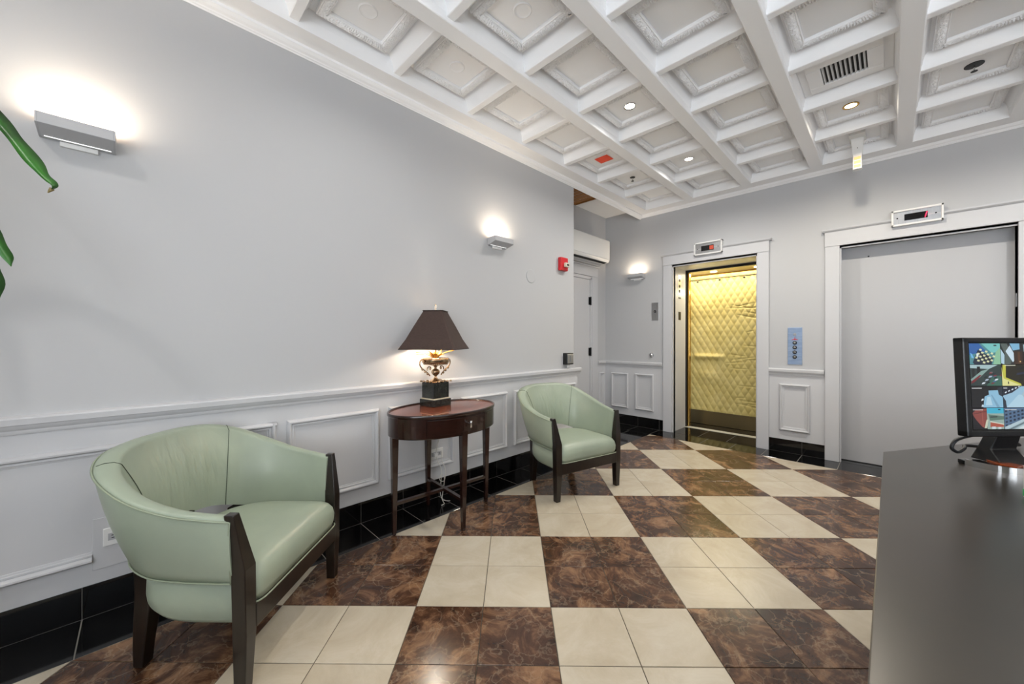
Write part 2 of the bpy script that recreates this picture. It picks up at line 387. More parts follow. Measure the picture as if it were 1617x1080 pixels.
# panelling board reaches a little past the corner of the wall above it
MB().box(3.42, 3.49, WALL_Y, REC_Y, .14, .84).build('panel_board', M['trim'], ws)
MB().box(REAR_X, 3.49, WALL_Y-.0015, WALL_Y+.01, .14, .84).build('panel_board', M['trim'], ws)
rail(REAR_X, 3.53, FL, ws)
MB().box(3.42, 3.525, WALL_Y-.01, REC_Y, .84, .90).build('chair_rail', M['trim'], ws, bevel=.006)
for s0, s1 in ((.605, 1.163), (1.235, 1.784), (1.86, 2.386), (2.477, 3.434)): frame_mould(s0, s1, .238, .747, FL, ws)
# the long panel is interrupted by the socket board
straight(-1.45, .551, .70, .747, FL, ws, True); straight(.506, .551, .24, .747, FL, ws, False)
straight(-1.45, -1.405, .24, .747, FL, ws, False, True); straight(-1.45, -.152, .238, .283, FL, ws, True, True); straight(.16, .551, .238, .283, FL, ws, True, True)
MB().box(-.152, .16, WALL_Y-.006, WALL_Y, .2, .425).build('socket_board', M['trim'], ws, bevel=.002)
wk = sempty('trim_2', 'white wainscot panelling left of the open lift', 'wainscot')
MB().box(BACK_X-.0015, BACK_X, 2.137, REC_Y, .14, .84).build('panel_board', M['trim'], wk)
rail(2.139, REC_Y, FB, wk)
frame_mould(2.265, 2.535, .236, .745, FB, wk); frame_mould(2.64, 2.911, .236, .74, FB, wk)
MB().box(4.765, BACK_X, REC_Y-.0015, REC_Y, .14, .84).build('panel_board', M['trim'], wk)
rail(4.765, BACK_X, FR, wk); frame_mould(4.81, 4.95, .236, .74, FR, wk)
wm = sempty('trim_3', 'white wainscot panel below the lift call buttons', 'wainscot')
MB().box(BACK_X-.0015, BACK_X, .475, .953, .14, .84).build('panel_board', M['trim'], wm)
rail(.477, .951, FB, wm); frame_mould(.59, .857, .236, .746, FB, wm)

# ------------------------------------------------------------------ ceiling
ZS = 2.95; ZR = 2.972; ZG = 3.069
YB = [1.741-.608*k for k in range(0, 9)]; XR = [.597+.6117*k for k in range(-6, 8)]; XE = 4.808
ceil = MB().box(REAR_X, BACK_X+.1, RIGHT_Y, WALL_Y, ZG, ZG+.02).box(REAR_X-.1, 6, RIGHT_Y-.1, REC_Y+.12, 3.3, 3.36).build('ceiling', M['ceil'])
struct(ceil, 'white coffered ceiling with beams and embossed square panels', 'ceiling')
def sym(pts): return [(-a, z) for a, z in pts[::-1]] + pts
BP = sym([(.0455, ZS), (.050, ZS+.004), (.052, ZS+.02), (.052, ZS+.045), (.058, ZS+.055), (.060, ZS+.07), (.068, ZS+.10), (.085, ZG+.005)])
proto_beam = MB().prism(BP, 'X', REAR_X, XE-.0005).build('beam', M['ceil'], ceil, angle=30)
proto_beam.location = (0, YB[0], 0)
for y in YB[1:]:
    if y > RIGHT_Y: inst(proto_beam, ceil, (0, y, 0))
RP = sym([(.022, ZR), (.026, ZR+.003), (.028, ZR+.02), (.036, ZR+.045), (.05, ZR+.07), (.07, ZG+.005)])
pr_ = MB().prism(RP, 'Y', -.304, .304).build('cross_rib', M['ceil'], ceil, angle=30)
first = True
YC = [1.741+.304] + [y-.304 for y in YB[:-1]]
for yc in YC:
    if yc < RIGHT_Y: continue
    for x in XR[:-1]:
        if x < REAR_X: continue
        if first: pr_.location = (x, yc, 0); first = False
        else: inst(pr_, ceil, (x, yc, 0))
# perimeter beams and crown moulding
MB().prism([(2.295, ZS), (WALL_Y+.015, ZS), (WALL_Y+.015, 3.2), (2.27, 3.2), (2.285, ZS+.06)], 'X', REAR_X, BACK_X).build('perimeter_beam', M['ceil'], ceil)
MB().prism([(XE, ZS), (BACK_X, ZS), (BACK_X, 3.1), (XE-.035, 3.1), (XE-.02, ZS+.07)], 'Y', RIGHT_Y, 2.295).build('perimeter_beam', M['ceil'], ceil)
CP = [(0, 0), (.008, -.001), (.011, .005), (.018, .007), (.022, .013), (.036, .019), (.048, .03), (.052, .032), (.052, .05), (0, .05)]
MB().prism([(WALL_Y+.004-a, 2.902+z) for a, z in CP], 'X', REAR_X, 4.995).build('crown_moulding', M['ceil'], ceil)
MB().prism([(BACK_X-a, 2.915+z) for a, z in CP], 'Y', RIGHT_Y, 2.46).build('crown_moulding', M['ceil'], ceil)
# embossed tin panel: flat field, step, carved border
zf = 3.054
def smooth_noise(x, y, s):
    return .5+.25*(math.sin(x*s)*math.cos(y*s*1.07)+math.sin((x+y)*s*.71+1.3))
def panel_mesh():
    mb = MB(); o_, i_ = .207, .150
    mb.loft([[(sx*i_*1.0, sy*i_*1.0, z) for sx, sy in ((-1,-1),(1,-1),(1,1),(-1,1))] for z in (ZG, zf)])
    mb.loft([[(sx*.235, sy*.235, z) for sx, sy in ((-1,-1),(1,-1),(1,1),(-1,1))] for z in (ZG+.003, ZG-.002)])
    return mb
def carved_mesh():
    rb = random.Random(9)
    mb = MB(); o_, i_ = .207, .150; NT = 74; NW = 9
    # one strip per side, mitred at the corners, embossed with a running leaf pattern
    prof = [(0, ZG), (0, 3.040), (.004, 3.034)] + [(.008+.041*k/NW, 3.036) for k in range(NW+1)] + [(.053, 3.034), (.057, 3.040), (.057, ZG)]
    for s in range(4):
        ca, sa = [(1,0),(0,1),(-1,0),(0,-1)][s]; rings = []
        for k in range(NT+1):
            ring = []
            for q_, (d, z) in enumerate(prof):
                half = o_-d; t = -half + 2*half*k/NT; u, v = t, -(o_-d)
                zz = z
                if 3 <= q_ < 3+NW+1:
                    w_ = (d-.008)/.041
                    zz = z - .012*(abs(math.sin(k*math.pi*.36+w_*3.6))*math.sin(math.pi*w_)**.5) + rb.uniform(-.003, .003)
                if q_ in (1, 2): zz -= .0015*math.sin(k*2.3)
                ring.append((u*ca-v*sa, u*sa+v*ca, zz))
            rings.append(ring)
        mb.loft(rings, closed=False)
    return mb
pp = panel_mesh().build('ceiling_panel', M['tin'], ceil, bevel=.003)
pc = carved_mesh().build('carved_border', M['tin'], pp, angle=15)
med = MB().lathe([(.052, zf+.001), (.052, zf-.002), (.047, zf-.006), (.042, zf-.003), (.03, zf-.004), (0.001, zf-.004)], n=40).build('medallion', M['tin'], pp, angle=40)
XC = [(a+b)/2 for a, b in zip(XR[:-1], XR[1:])]
cells = {}; first = True
NO_PLAIN = set()
for ci, yc in enumerate(YC):
    if yc < RIGHT_Y+.2: continue
    for x in XC:
        if x < REAR_X+.2: continue
        xi = round((x-XC[0])/.6117)
        if abs(x-3.349) < .05 and ci == 3: continue       # air grille sits here
        if first: p = pp; pp.location = (x, yc, 0); first = False; continue
        p = inst(pp, ceil, (x, yc, 0)); c = pc.copy(); col.objects.link(c); c.parent = p
        lit = (ci == 1 and (abs(x-2.737) < .05 or abs(x-3.96) < .05)) or (ci == 3 and (abs(x-3.96) < .05 or abs(x-4.57) < .05)) or (ci in (0, 4) and x > 3.2)
        if not lit and (x < 1.7 or (ci == 3 and x < 2.3)):
            c = med.copy(); col.objects.link(c); c.parent = p
def cell(c, k): return (XR[0]+.6117*(k+.5), YC[c])
def cellx(x): return min(XC, key=lambda v: abs(v-x))

# recess ceiling with slatted timber end
rc = MB().box(4.22, BACK_X, WALL_Y+.015, REC_Y, 3.05, 3.1).box(3.42, 4.22, WALL_Y+.015, REC_Y, 3.16, 3.2).build('ceiling_recess', M['ceil']); struct(rc, 'lower white ceiling over the recess with oak slats', 'ceiling')
y = WALL_Y+.03; 
for k in range(9):
    x0 = 3.44+k*.087
    MB().box(x0, x0+.073, WALL_Y+.02, 2.985, 3.06, 3.075).build('oak_slat', M['wood_slat'], rc, bevel=.001)
MB().box(3.42, 4.23, 2.985, REC_Y, 3.05, 3.08).box(4.205, 4.23, WALL_Y+.02, REC_Y, 3.05, 3.085).build('slat_edge', M['wood_slat'], rc)
for k in range(9): MB().box(3.44+k*.087+.074, 3.44+k*.087+.086, WALL_Y+.02, 2.985, 3.064, 3.08).build('gap_light_strip', M['white_plastic'], rc)  # white strips painted in place of light showing between the slats

# ------------------------------------------------------------------ doorways
def door_surround(name, label, y0, y1, zt, cap, X0=BACK_X, cw_=.112):
    e = sempty(name, label, 'doorway')
    for a, b, s in ((y0, y0+cw_, 1), (y1-cw_, y1, -1)):
        mb = MB().box(X0-.024, X0, a, b, 0, zt+.015)
        mb.build('casing', M['trim'], e, bevel=.003)
    MB().box(X0-.028, X0, y1-cw_-.002, y0+cw_+.002, zt+.015, cap-.022).build('header', M['trim'], e, bevel=.002)
    MB().prism([(X0, cap-.024), (X0-.034, cap-.024), (X0-.045, cap-.012), (X0-.048, cap), (X0, cap)], 'Y', y1-cw_-.025, y0+cw_+.02).build('cap_moulding', M['trim'], e)
    return e
# open lift
d2 = door_surround('door_2', 'white cased doorway of the open lift with yellow interior', 2.02, 1.063, 2.19, 2.35)
MB().box(BACK_X, 5.455, 2.02, 2.05, 0, 2.19).build('jamb', M['trim'], d2); MB().box(BACK_X, 5.455, 1.033, 1.063, 0, 2.19).build('jamb', M['trim'], d2)
MB().box(BACK_X, 5.455, 1.033, 2.05, 2.19, 2.22).build('jamb', M['trim'], d2)
MB().box(BACK_X, BACK_X+.02, 2.008, 2.02, 0, 2.19).box(BACK_X, BACK_X+.02, 1.063, 1.075, 0, 2.19).box(BACK_X, BACK_X+.02, 1.063, 2.02, 2.178, 2.19).build('stop_bead', M['trim'], d2)
p = MB().box(5.19, 5.29, 2.017, 2.021, 1.83, 2.10).build('lantern_plate', M['steel'], d2, bevel=.001); p['label'] = 'steel plate with arrow lantern on the jamb'
for z in (2.03, 1.95, 1.88): MB().lathe([(.022, 0), (.022, .004), (.001, .006)], (5.24, 2.017, z), 16, Matrix.Rotation(R(90), 3, 'X')).build('lantern_lens', M['darksteel'], d2)
MB().box(5.205, 5.285, 2.017, 2.021, 1.78, 1.80).build('plate', M['darksteel'], d2)
MB().box(5.205, 5.285, 2.017, 2.021, 1.49, 1.60).build('plate', M['darksteel'], d2, bevel=.001)
# closed lift
d3 = door_surround('door_3', 'white cased doorway with the wide closed grey lift door', .36, -.71, 2.15, 2.335)
MB().box(BACK_X, 5.22, .36, .39, 0, 2.15).build('jamb', M['trim'], d3); MB().box(BACK_X, 5.22, -.74, -.71, 0, 2.15).build('jamb', M['trim'], d3); MB().box(BACK_X, 5.22, -.74, .39, 2.15, 2.18).build('jamb', M['trim'], d3)
MB().box(BACK_X, BACK_X+.015, .348, .36, 0, 2.15).box(BACK_X, BACK_X+.015, -.71, .36, 2.138, 2.15).build('stop_bead', M['trim'], d3)
MB().box(5.12, 5.16, -.73, .38, .006, 2.17).build('door_leaf', M['offwhite_plastic'], d3)
MB().box(5.1, 5.12, -.71, .36, -.002, .004).build('threshold', M['darksteel'], d3)
MB().box(5.16, 5.2, -.72, .37, 0, .1).build('dark_gap', M['dark_void'], d3)
MB().lathe([(.007, 0), (.007, .002), (.0005, .002)], (5.1195, .155, 2.045), 12, Matrix.Rotation(R(-90), 3, 'Y')).build('peephole', M['black_plastic'], d3)
MB().box(5.03, 5.075, -.712, -.708, 1.49, 1.60).build('plate', M['steel'], d3, bevel=.001)
MB().box(5.06, 5.10, .357, .361, 1.42, 1.53).build('plate', M['steel'], d3); MB().box(5.06, 5.085, .357, .361, 2.0, 2.03).build('plate', M['darksteel'], d3)
# recess door
d1 = sempty('door_1', 'plain white door in the recess beneath the air conditioner', 'door')
MB().box(3.55, 4.56, REC_Y-.012, REC_Y+.0, 0, 2.07).build('door_leaf', M['trim'], d1)
MB().box(4.60, 4.74, REC_Y-.03, REC_Y, 0, 2.12).build('casing', M['trim'], d1, bevel=.003); MB().box(4.565, 4.60, REC_Y-.02, REC_Y, 0, 2.10).build('casing', M['trim'], d1, bevel=.003)
MB().box(3.5, 4.74, REC_Y-.032, REC_Y, 2.12, 2.255).build('header', M['trim'], d1, bevel=.003); MB().box(3.5, 4.60, REC_Y-.02, REC_Y, 2.075, 2.12).build('header', M['trim'], d1, bevel=.003)
MB().box(3.5, 4.765, REC_Y-.045, REC_Y, 2.255, 2.275).build('cap_moulding', M['trim'], d1, bevel=.004)
for z in (1.05, 1.77):
    MB().box(4.53, 4.585, REC_Y-.022, REC_Y-.012, z-.055, z+.055).tube([(4.562, REC_Y-.03, z-.06), (4.562, REC_Y-.03, z+.06)], .008).build('hinge', M['darksteel'], d1)

# ------------------------------------------------------------------ lift car
BXX = 5.82
car = thing('elevator_car', 'open lift car lined with yellow quilted pads', 'elevator', (0, 0, 0))
MB().box(5.53, BXX+.02, .75, 2.35, -.03, -.001).build('car_floor', M['black_tile'], car)
MB().box(BXX+.012, BXX+.04, .75, 2.35, 0, 2.3).build('rear_wall', M['brass'], car)
MB().box(5.5, BXX+.02, 2.32, 2.35, 0, 2.3).build('side_wall', M['brass'], car); MB().box(5.5, BXX+.02, .72, .75, 0, 2.3).build('side_wall', M['brass'], car)
MB().box(5.49, BXX+.02, .72, 2.35, 2.165, 2.2).build('car_ceiling', mat('cream_car_ceiling', '#e3d7a4', .35, bump=(30, .05)), car)
MB().box(5.468, 5.492, 2.012, 2.06, .0, 2.19).build('door_post', M['dark_void'], car)
MB().box(5.50, 5.56, 1.985, 2.05, .0, 2.19).build('return_post', M['brass'], car, bevel=.002)
MB().box(5.458, 5.49, 1.0, 2.05, 2.16, 2.3).build('door_head', M['darksteel'], car)
MB().box(BXX-.006, BXX+.012, .76, 2.32, .004, .2).build('kick_plate', mat('textured_kick_plate', '#8b7c5c', .3, .9, bump=(160, .8, .002)), car)
# sill: two light metal rails with a groove
MB().box(5.445, 5.475, 1.0, 2.05, -.003, .004).build('sill_rail', M['sill'], car); MB().box(5.495, 5.53, 1.0, 2.05, -.003, .004).build('sill_rail', M['sill'], car)
MB().box(5.475, 5.495, 1.0, 2.05, -.01, -.001).build('sill_groove', M['dark_void'], car)
# quilted pad hung on the rear wall
def pad_mesh():
    mb = MB(); NY, NZ = 210, 300; y0, y1, z0, z1 = .8, 2.30, .2, 2.085
    P_ = [[None]*(NY+1) for _ in range(NZ+1)]; D = .105
    rnd = random.Random(3); folds = [(rnd.uniform(.85, 1.5), rnd.uniform(.3, 1.7), rnd.uniform(.05, .22), rnd.uniform(-.25, .25)) for _ in range(36)]
    for a in range(NZ+1):
        z = z0+(z1-z0)*a/NZ
        for b in range(NY+1):
            yy = y0+(y1-y0)*b/NY
            u = (yy/.086+z/.150); v = (yy/.086-z/.150)
            puff = (abs(math.sin(math.pi*u/1.0)))**.4*(abs(math.sin(math.pi*v/1.0)))**.4
            d = .013*puff
            # hand rail underneath pushes the pad out
            hz = z-.985; r_ = math.exp(-((hz/.028) if hz > 0 else (hz/.05))**2)*(1 if yy > 1.70 else max(0, 1-(1.70-yy)/.10))*(1 if yy < 1.97 else max(0, 1-(yy-1.97)/.08))
            r2 = math.exp(-((z-.72)/.10)**2)*math.exp(-((yy-1.84)/.13)**2)
            d += .045*r_ + .035*r2
            d += .012*math.sin(yy*5.1+z*1.2)+.006*math.sin(z*4.3+yy*2)
            for fy, fz, fl, sl in folds:
                t = (yy-fy)/fl
                if abs(t) < 1: d -= .008*(1-t*t)*math.exp(-((z-fz-sl*(yy-fy))/.008)**2)
            P_[a][b] = (BXX-.012-d, yy, z)
    vs = [p for r in P_ for p in r]; n = NY+1
    fs = [(a*n+b, a*n+b+1, (a+1)*n+b+1, (a+1)*n+b) for a in range(NZ) for b in range(NY)]
    m2 = MB().add(vs, fs); return m2
pad = pad_mesh().build('quilted_pad', M['pad'], car, smooth=True); pad['label'] = 'yellow diamond-quilted protective pad'
MB().tube([(BXX-.03, .8, 2.088), (BXX-.03, 2.31, 2.088)], .006).build('pad_rail', M['darksteel'], car)
for y in (1.97, 1.68, 1.38, 1.1): MB().lathe([(.013, 0), (.013, .008), (.001, .01)], (BXX-.035, y, 2.06), 12, Matrix.Rotation(R(-90), 3, 'Y')).build('grommet', M['darksteel'], car)
for y in (1.72, 1.2):
    MB().lathe([(.04, 2.166), (.04, 2.158), (.001, 2.157)], (5.66, y, 0), 20).build('car_light', M['lit_warm'], car)
light('lift_car_light', 'AREA', (5.66, 1.6, 2.15), 10, (1, .92, .72), .3, 1.2)
light('lift_car_side_light', 'POINT', (5.62, 1.9, 1.9), 1.2, (1, .92, .72), .05)

# ------------------------------------------------------------------ indicators, buttons, plates on the back wall
def indicator(label, y0, y1, z0, z1, digit):
    e = thing('floor_indicator', label, 'indicator', (BACK_X-.03, (y0+y1)/2, (z0+z1)/2), group=None)
    w_, h = (y0-y1)/2, (z1-z0)/2
    mb = MB(); X = .0
    for a, b, c, d in ((-w_, w_, h-.016, h), (-w_, w_, -h, -h+.016), (-w_, -w_+.014, -h, h), (w_-.014, w_, -h, h)): mb.box(-.03, .03, a, b, c, d)
    mb.build('surround', M['white_plastic'], e, bevel=.002)
    MB().box(-.016, .03, -w_+.014, w_-.014, -h+.016, h-.016).build('steel_plate', M['steel'], e)
    MB().box(-.019, -.015, -.42*w_, .48*w_, -.40*h, .40*h).build('display_window', M['gloss_black'], e)
    for s in (-.72, .76): MB().lathe([(.006, 0), (.006, .004), (.001, .005)], (-.016, s*w_, 0), 10, Matrix.Rotation(R(-90), 3, 'Y')).build('screw', M['darksteel'], e)
    if digit:
        MB().prism([(-.33*w_, -.34*h), (-.30*w_, -.34*h), (-.37*w_, .34*h), (-.41*w_, .34*h)], 'X', -.0205, -.0185).build('digit', M['lit_red'], e)
        light('display_glow', 'POINT', (BACK_X-.075, (y0+y1)/2-.35*w_, (z0+z1)/2), .015, (1, .08, .15), .01)
    else:
        MB().box(-.0205, -.0185, -.40*w_, -.12*w_, -.30*h, .30*h).build('digit', M['dim_red'], e)
    return e
indicator('steel floor indicator above the open lift with a dull red display', 1.73, 1.412, 2.27, 2.425, False)
indicator('steel floor indicator above the closed lift door showing a bright red 1', -.002, -.319, 2.262, 2.405, True)
cp = thing('call_panel', 'tall blue-tinted steel call panel with four round buttons between the lifts', 'call panel', (BACK_X, .72, 1.155))
MB().box(-.008, 0, -.062, .062, -.198, .198).build('plate', mat('blue_steel', '#8fa5c6', .3, .45, vary=('#9fb3d0', 7, (1, 1, 6))), cp, bevel=.002)
for k, z in enumerate((.035, -.015, -.066, -.117)):
    rot = Matrix.Rotation(R(-90), 3, 'Y')
    b_ = MB().lathe([(.019, 0), (.019, .006), (.015, .009), (.013, .006), (.001, .006)], (-.008, 0, z), 24, rot).build('button', M['black_plastic'], cp, angle=40)
    MB().lathe([(.0105, 0), (.0105, .0095), (.001, .0105)], (-.008, 0, z), 20, rot).build('button_cap', M['chrome'], b_, angle=40)
MB().lathe([(.014, 0), (.014, .002), (.001, .002)], (-.008, 0, .125), 20, Matrix.Rotation(R(-90), 3, 'Y')).build('speaker_grille', M['steel'], cp)
MB().lathe([(.004, 0), (.004, .002), (.0005, .002)], (-.008, 0, .09), 10, Matrix.Rotation(R(-90), 3, 'Y')).build('lamp', M['red_plastic'], cp)
MB().prism([(-.03, .066), (.03, .066), (.02, .073), (.006, .075), (0, .083), (-.006, .075), (-.02, .073)], 'X', -.0092, -.0078).build('red_emblem', M['red_plastic'], cp)
kp = thing('key_switch_plate', 'narrow steel key switch plate left of the open lift', 'switch plate', (BACK_X, 2.25, 1.605))
MB().box(-.005, 0, -.048, .048, -.12, .12).build('plate', M['steel'], kp, bevel=.001)
MB().lathe([(.017, 0), (.017, .005), (.012, .008), (.001, .008)], (-.005, 0, 0), 20, Matrix.Rotation(R(-90), 3, 'Y')).build('lock_ring', M['darksteel'], kp); MB().lathe([(.007, .008), (.007, .011), (.0005, .011)], (-.005, 0, 0), 16, Matrix.Rotation(R(-90), 3, 'Y')).build('lock_core', M['chrome'], kp)
ds = MB().lathe([(.03, 0), (.03, .006), (.024, .02), (.012, .03), (.0005, .032)], (BACK_X, 2.3, 1.01), 24, Matrix.Rotation(R(-90), 3, 'Y')).build('door_stop', M['steel'], smooth=True); tag(ds, 'small round steel knob on the wall above the short wainscot', 'wall stop')

# ------------------------------------------------------------------ things on the left wall
al = thing('fire_alarm', 'red fire alarm horn with clear strobe beside the recess corner', 'fire alarm', (3.2, WALL_Y, 2.02))
MB().box(-.062, .062, -.045, 0, -.07, .07).build('housing', M['red_plastic'], al, bevel=.01, seg=3)
MB().box(-.02, .05, -.075, -.045, -.035, .012).build('strobe_lens', mat('strobe_plastic', '#d9d2c0', .15, bump=(80, .1)), al, bevel=.008, seg=3)
MB().box(-.002, .03, -.079, -.074, -.02, -.004).build('strobe_lamp', M['darksteel'], al)
pd = MB().lathe([(.066, 0), (.066, .004), (.062, .006), (.0005, .006)], (2.715, WALL_Y, 1.838), 36, Matrix.Rotation(R(90), 3, 'X')).build('blank_cover', M['wall'], smooth=False); tag(pd, 'round blank cover painted like the wall, between sconce and alarm', 'cover plate')
db = thing('door_opener_button', 'square steel door opener button in a black box above the chair rail', 'push button', (3.29, WALL_Y, 1.015))
MB().box(-.062, .062, -.048, 0, -.062, .062).build('back_box', M['black_plastic'], db, bevel=.004)
MB().box(-.05, .05, -.054, -.048, -.05, .05).build('push_plate', M['steel'], db, bevel=.002)
MB().box(-.012, .012, -.0548, -.0538, -.03, .03).build('emblem', mat('engraved_grey', '#77797c', .4, bump=(200, .3)), db)
MB().tube([(0, -.02, -.06), (0, -.02, -.10)], .009).build('conduit', M['white_plastic'], db)

def socket(label, x, z, proj):
    e = thing('wall_socket', label, 'socket', (x, WALL_Y-proj, z))
    MB().box(-.06, .06, -.006, 0, -.04, .04).build('cover_plate', M['white_plastic'], e, bevel=.003)
    for s in (-.026, .026):
        f = MB().box(s-.019, s+.019, -.009, -.006, -.016, .016).build('outlet', M['offwhite_plastic'], e, bevel=.003)
        MB().box(s-.008, s+.004, -.0095, -.0085, .004, .007).box(s-.008, s+.006, -.0095, -.0085, -.007, -.004).box(s+.010, s+.013, -.0095, -.0085, -.002, .002).build('slots', M['black_plastic'], f)
socket('white wall socket on a raised board behind the near green armchair', -.06, .335, .006)
socket('white wall socket behind the oval side table with a lamp cord plugged in', 1.63, .338, .0)

# sconces: shallow white troughs throwing warm light up the wall
def sconce(loc, rz, label, pw):
    e = thing('wall_sconce', label, 'wall light', loc, rz, 'white trough wall sconces')
    # local -y points into the room
    prof = [(0, .03), (-.02, .045), (-.112, .055), (-.115, .052), (-.112, .012), (-.02, -.035), (0, -.035)]
    prof = [(-.004, .05), (-.008, .05), (-.008, .002), (-.100, .018), (-.102, .055), (-.108, .055), (-.108, .012), (-.02, -.012), (-.004, -.012)]
    MB().prism(prof, 'X', -.105, .105).build('trough', M['offwhite_plastic'], e, bevel=.0015)
    for s in (-1, 1):
        MB().prism([(-.004, .05), (-.004, -.012), (-.02, -.012), (-.108, .012), (-.108, .055)], 'X', s*.105, s*.110).build('end_plate', M['offwhite_plastic'], e)
    MB().box(-.095, .095, -.030, -.026, -.0122, -.0095).build('light_slot', M['sconce_slot'], e)
    MB().box(-.055, .055, -.012, 0, -.032, -.012).build('wall_bracket', M['white_plastic'], e, bevel=.002)
    MB().tube([(-.07, -.055, .04), (.07, -.055, .04)], .008).build('lamp_tube', M['bulb'], e)
    d = Matrix.Rotation(rz, 3, 'Z') @ Vector((0, -.065, .06)); L_ = Vector(loc)+d
    light('sconce_light', 'AREA', L_, pw, (1, .86, .68), .18, .06, (R(180), 0, rz))
    light('sconce_wall_glow', 'POINT', L_+Vector((0,0,.012)), pw*.32, (1, .62, .32), .03)
sconce((-.19, WALL_Y, 2.065), 0, 'large near trough sconce high on the left wall', 2.2)
sconce((2.26, WALL_Y, 2.055), 0, 'trough sconce on the left wall, above and beyond the table lamp', 1.8)
sconce((BACK_X, 2.50, 2.085), R(-90), 'trough sconce on the back wall left of the open lift', 1.2)

sconce((2.15, RIGHT_Y, 2.065), R(180), 'added unseen trough uplight on the right hand wall, beyond the added window', 18)  # unseen sconces from here on, added to brighten the ceiling
sconce((-2.05, RIGHT_Y, 2.065), R(180), 'added unseen trough uplight on the right hand wall, near the rear corner', 14)
sconce((-1.9, WALL_Y, 2.065), 0, 'added unseen trough uplight on the left wall, behind the plant', 9)

# air conditioner
ac = thing('air_conditioner', 'white wall-mounted air conditioner above the recess door', 'air conditioner', (4.31, REC_Y, 2.28))
PA = [(0, .34), (-.20, .345), (-.225, .33), (-.225, .065), (-.205, .03), (-.09, 0), (0, .0)]
MB().prism(PA, 'X', -.43, .43).build('casing', M['white_plastic'], ac, bevel=.006)
MB().prism([(-.152, .0165), (-.150, .009), (-.105, -.002), (-.107, .006)], 'X', -.37, .37).build('louvre', M['offwhite_plastic'], ac)
MB().prism([(-.200, .0295), (-.200, .0262), (-.155, .0145), (-.155, .0178)], 'X', -.385, .385).build('air_outlet', M['dark_void'], ac)
MB().prism([(-.226, .072), (-.2265, .068), (-.222, .068), (-.222, .072)], 'X', -.425, .425).build('outlet_lip', M['offwhite_plastic'], ac)

# ------------------------------------------------------------------ ceiling fittings
def downlight(label, x, y, z=zf, warm=False, pw=None):
    pw = pw or (70 if x > 3 else 36)
    e = thing('recessed_downlight', label, 'ceiling light', (x, y, z), group='recessed ceiling downlights')
    MB().lathe([(.050, 0), (.050, -.004), (.044, -.007), (.036, -.002), (.034, .0), (.034, .001), (.05, .001)], n=32).build('trim_ring', M['brass'] if warm else M['chrome'], e, smooth=True)
    MB().lathe([(.036, .0), (.036, -.0025), (.0005, -.003)], n=28).build('lens', M['lit_warm'] if warm else M['lit_white'], e, smooth=True)
    light('downlight_beam', 'SPOT', (x, y, z-.012), pw, (1, .96, .90) if not warm else (1, .90, .74), .035, rot=(0, 0, 0), spot=R(158), blend=.75)
    return e
downlight('near round downlight in the second row of ceiling panels', cellx(2.737), YC[1])
downlight('far round downlight in the second row of panels, toward the open lift', cellx(3.96), YC[1])
downlight('brass rimmed downlight glowing yellow between the air grille and hanging light', cellx(3.96), YC[3], warm=True)
for x, y, lb in ((.9, YC[1], 'above the near armchair'), (.9, YC[4], 'above the desk'), (-.93, YC[1], 'over the potted corn plant'), (2.1, YC[5], 'beyond the desk end'), (-.93, YC[4], 'by the added rear window'), (3.96, YC[5], 'in front of the closed lift')):
    downlight('added round chrome downlight outside the view, '+lb, cellx(x), y, pw=56 if x > 3 else None)  # unseen downlights added for more light and floor bounce
def sprinkler(label, x, y, big=False):
    e = thing('sprinkler_head', label, 'sprinkler', (x, y, zf)); s = 1.6 if big else 1
    MB().lathe([(.028*s, 0), (.028*s, -.003), (.012, -.004), (.0005, -.004)], n=24).build('escutcheon', M['darksteel'], e)
    MB().tube([(0, 0, 0), (0, 0, -.03)], .006).build('pipe', M['chrome'], e)
    MB().tube([(.012, 0, -.01), (.014, 0, -.024), (0, 0, -.042)], .0025).tube([(-.012, 0, -.01), (-.014, 0, -.024), (0, 0, -.042)], .0025).build('frame', M['chrome'], e)
    MB().lathe([(.016, -.042), (.016, -.044), (.0005, -.045)], n=12).build('deflector', M['darksteel'], e)
sprinkler('small sprinkler head beyond the orange plate on the ceiling', cellx(3.96), YC[0])
sprinkler('chrome sprinkler in a dark round cup at the right of the ceiling', cellx(3.96), YC[4], True)
og = MB().box(-.062, .062, -.07, .07, -.004, .0).build('orange_plate', M['orange'], bevel=.001); og.location = (cellx(3.349), YC[0]-.005, zf-.001); tag(og, 'bright orange rectangular plate stuck to a ceiling panel', 'plate')
v = thing('air_grille', 'square ceiling air grille with white slats over a dark duct', 'air grille', (cellx(3.349), YC[3], 3.03))
for a, b in ((.19, .113),):
    mb = MB()
    for x0, x1, y0, y1 in ((-a, -b, -a, a), (b, a, -a, a), (-b, b, -a, -b), (-b, b, b, a)): mb.box(x0, x1, y0, y1, 0, .04)
    mb.build('frame', M['ceil'], v, bevel=.004)
MB().box(-.235, .235, -.235, .235, .018, .042).build('collar', M['ceil'], v, bevel=.004)
MB().box(-.113, .113, -.113, .113, .0145, .0175).build('duct', M['dark_void'], v)
for k in range(10):
    y = -.113+.226*(k+.5)/10
    MB().prism([(y-.004, .014), (y-.0028, .014), (y+.006, -.0), (y+.0048, -.0)], 'X', -.113, .113).build('slat', M['white_plastic'], v)
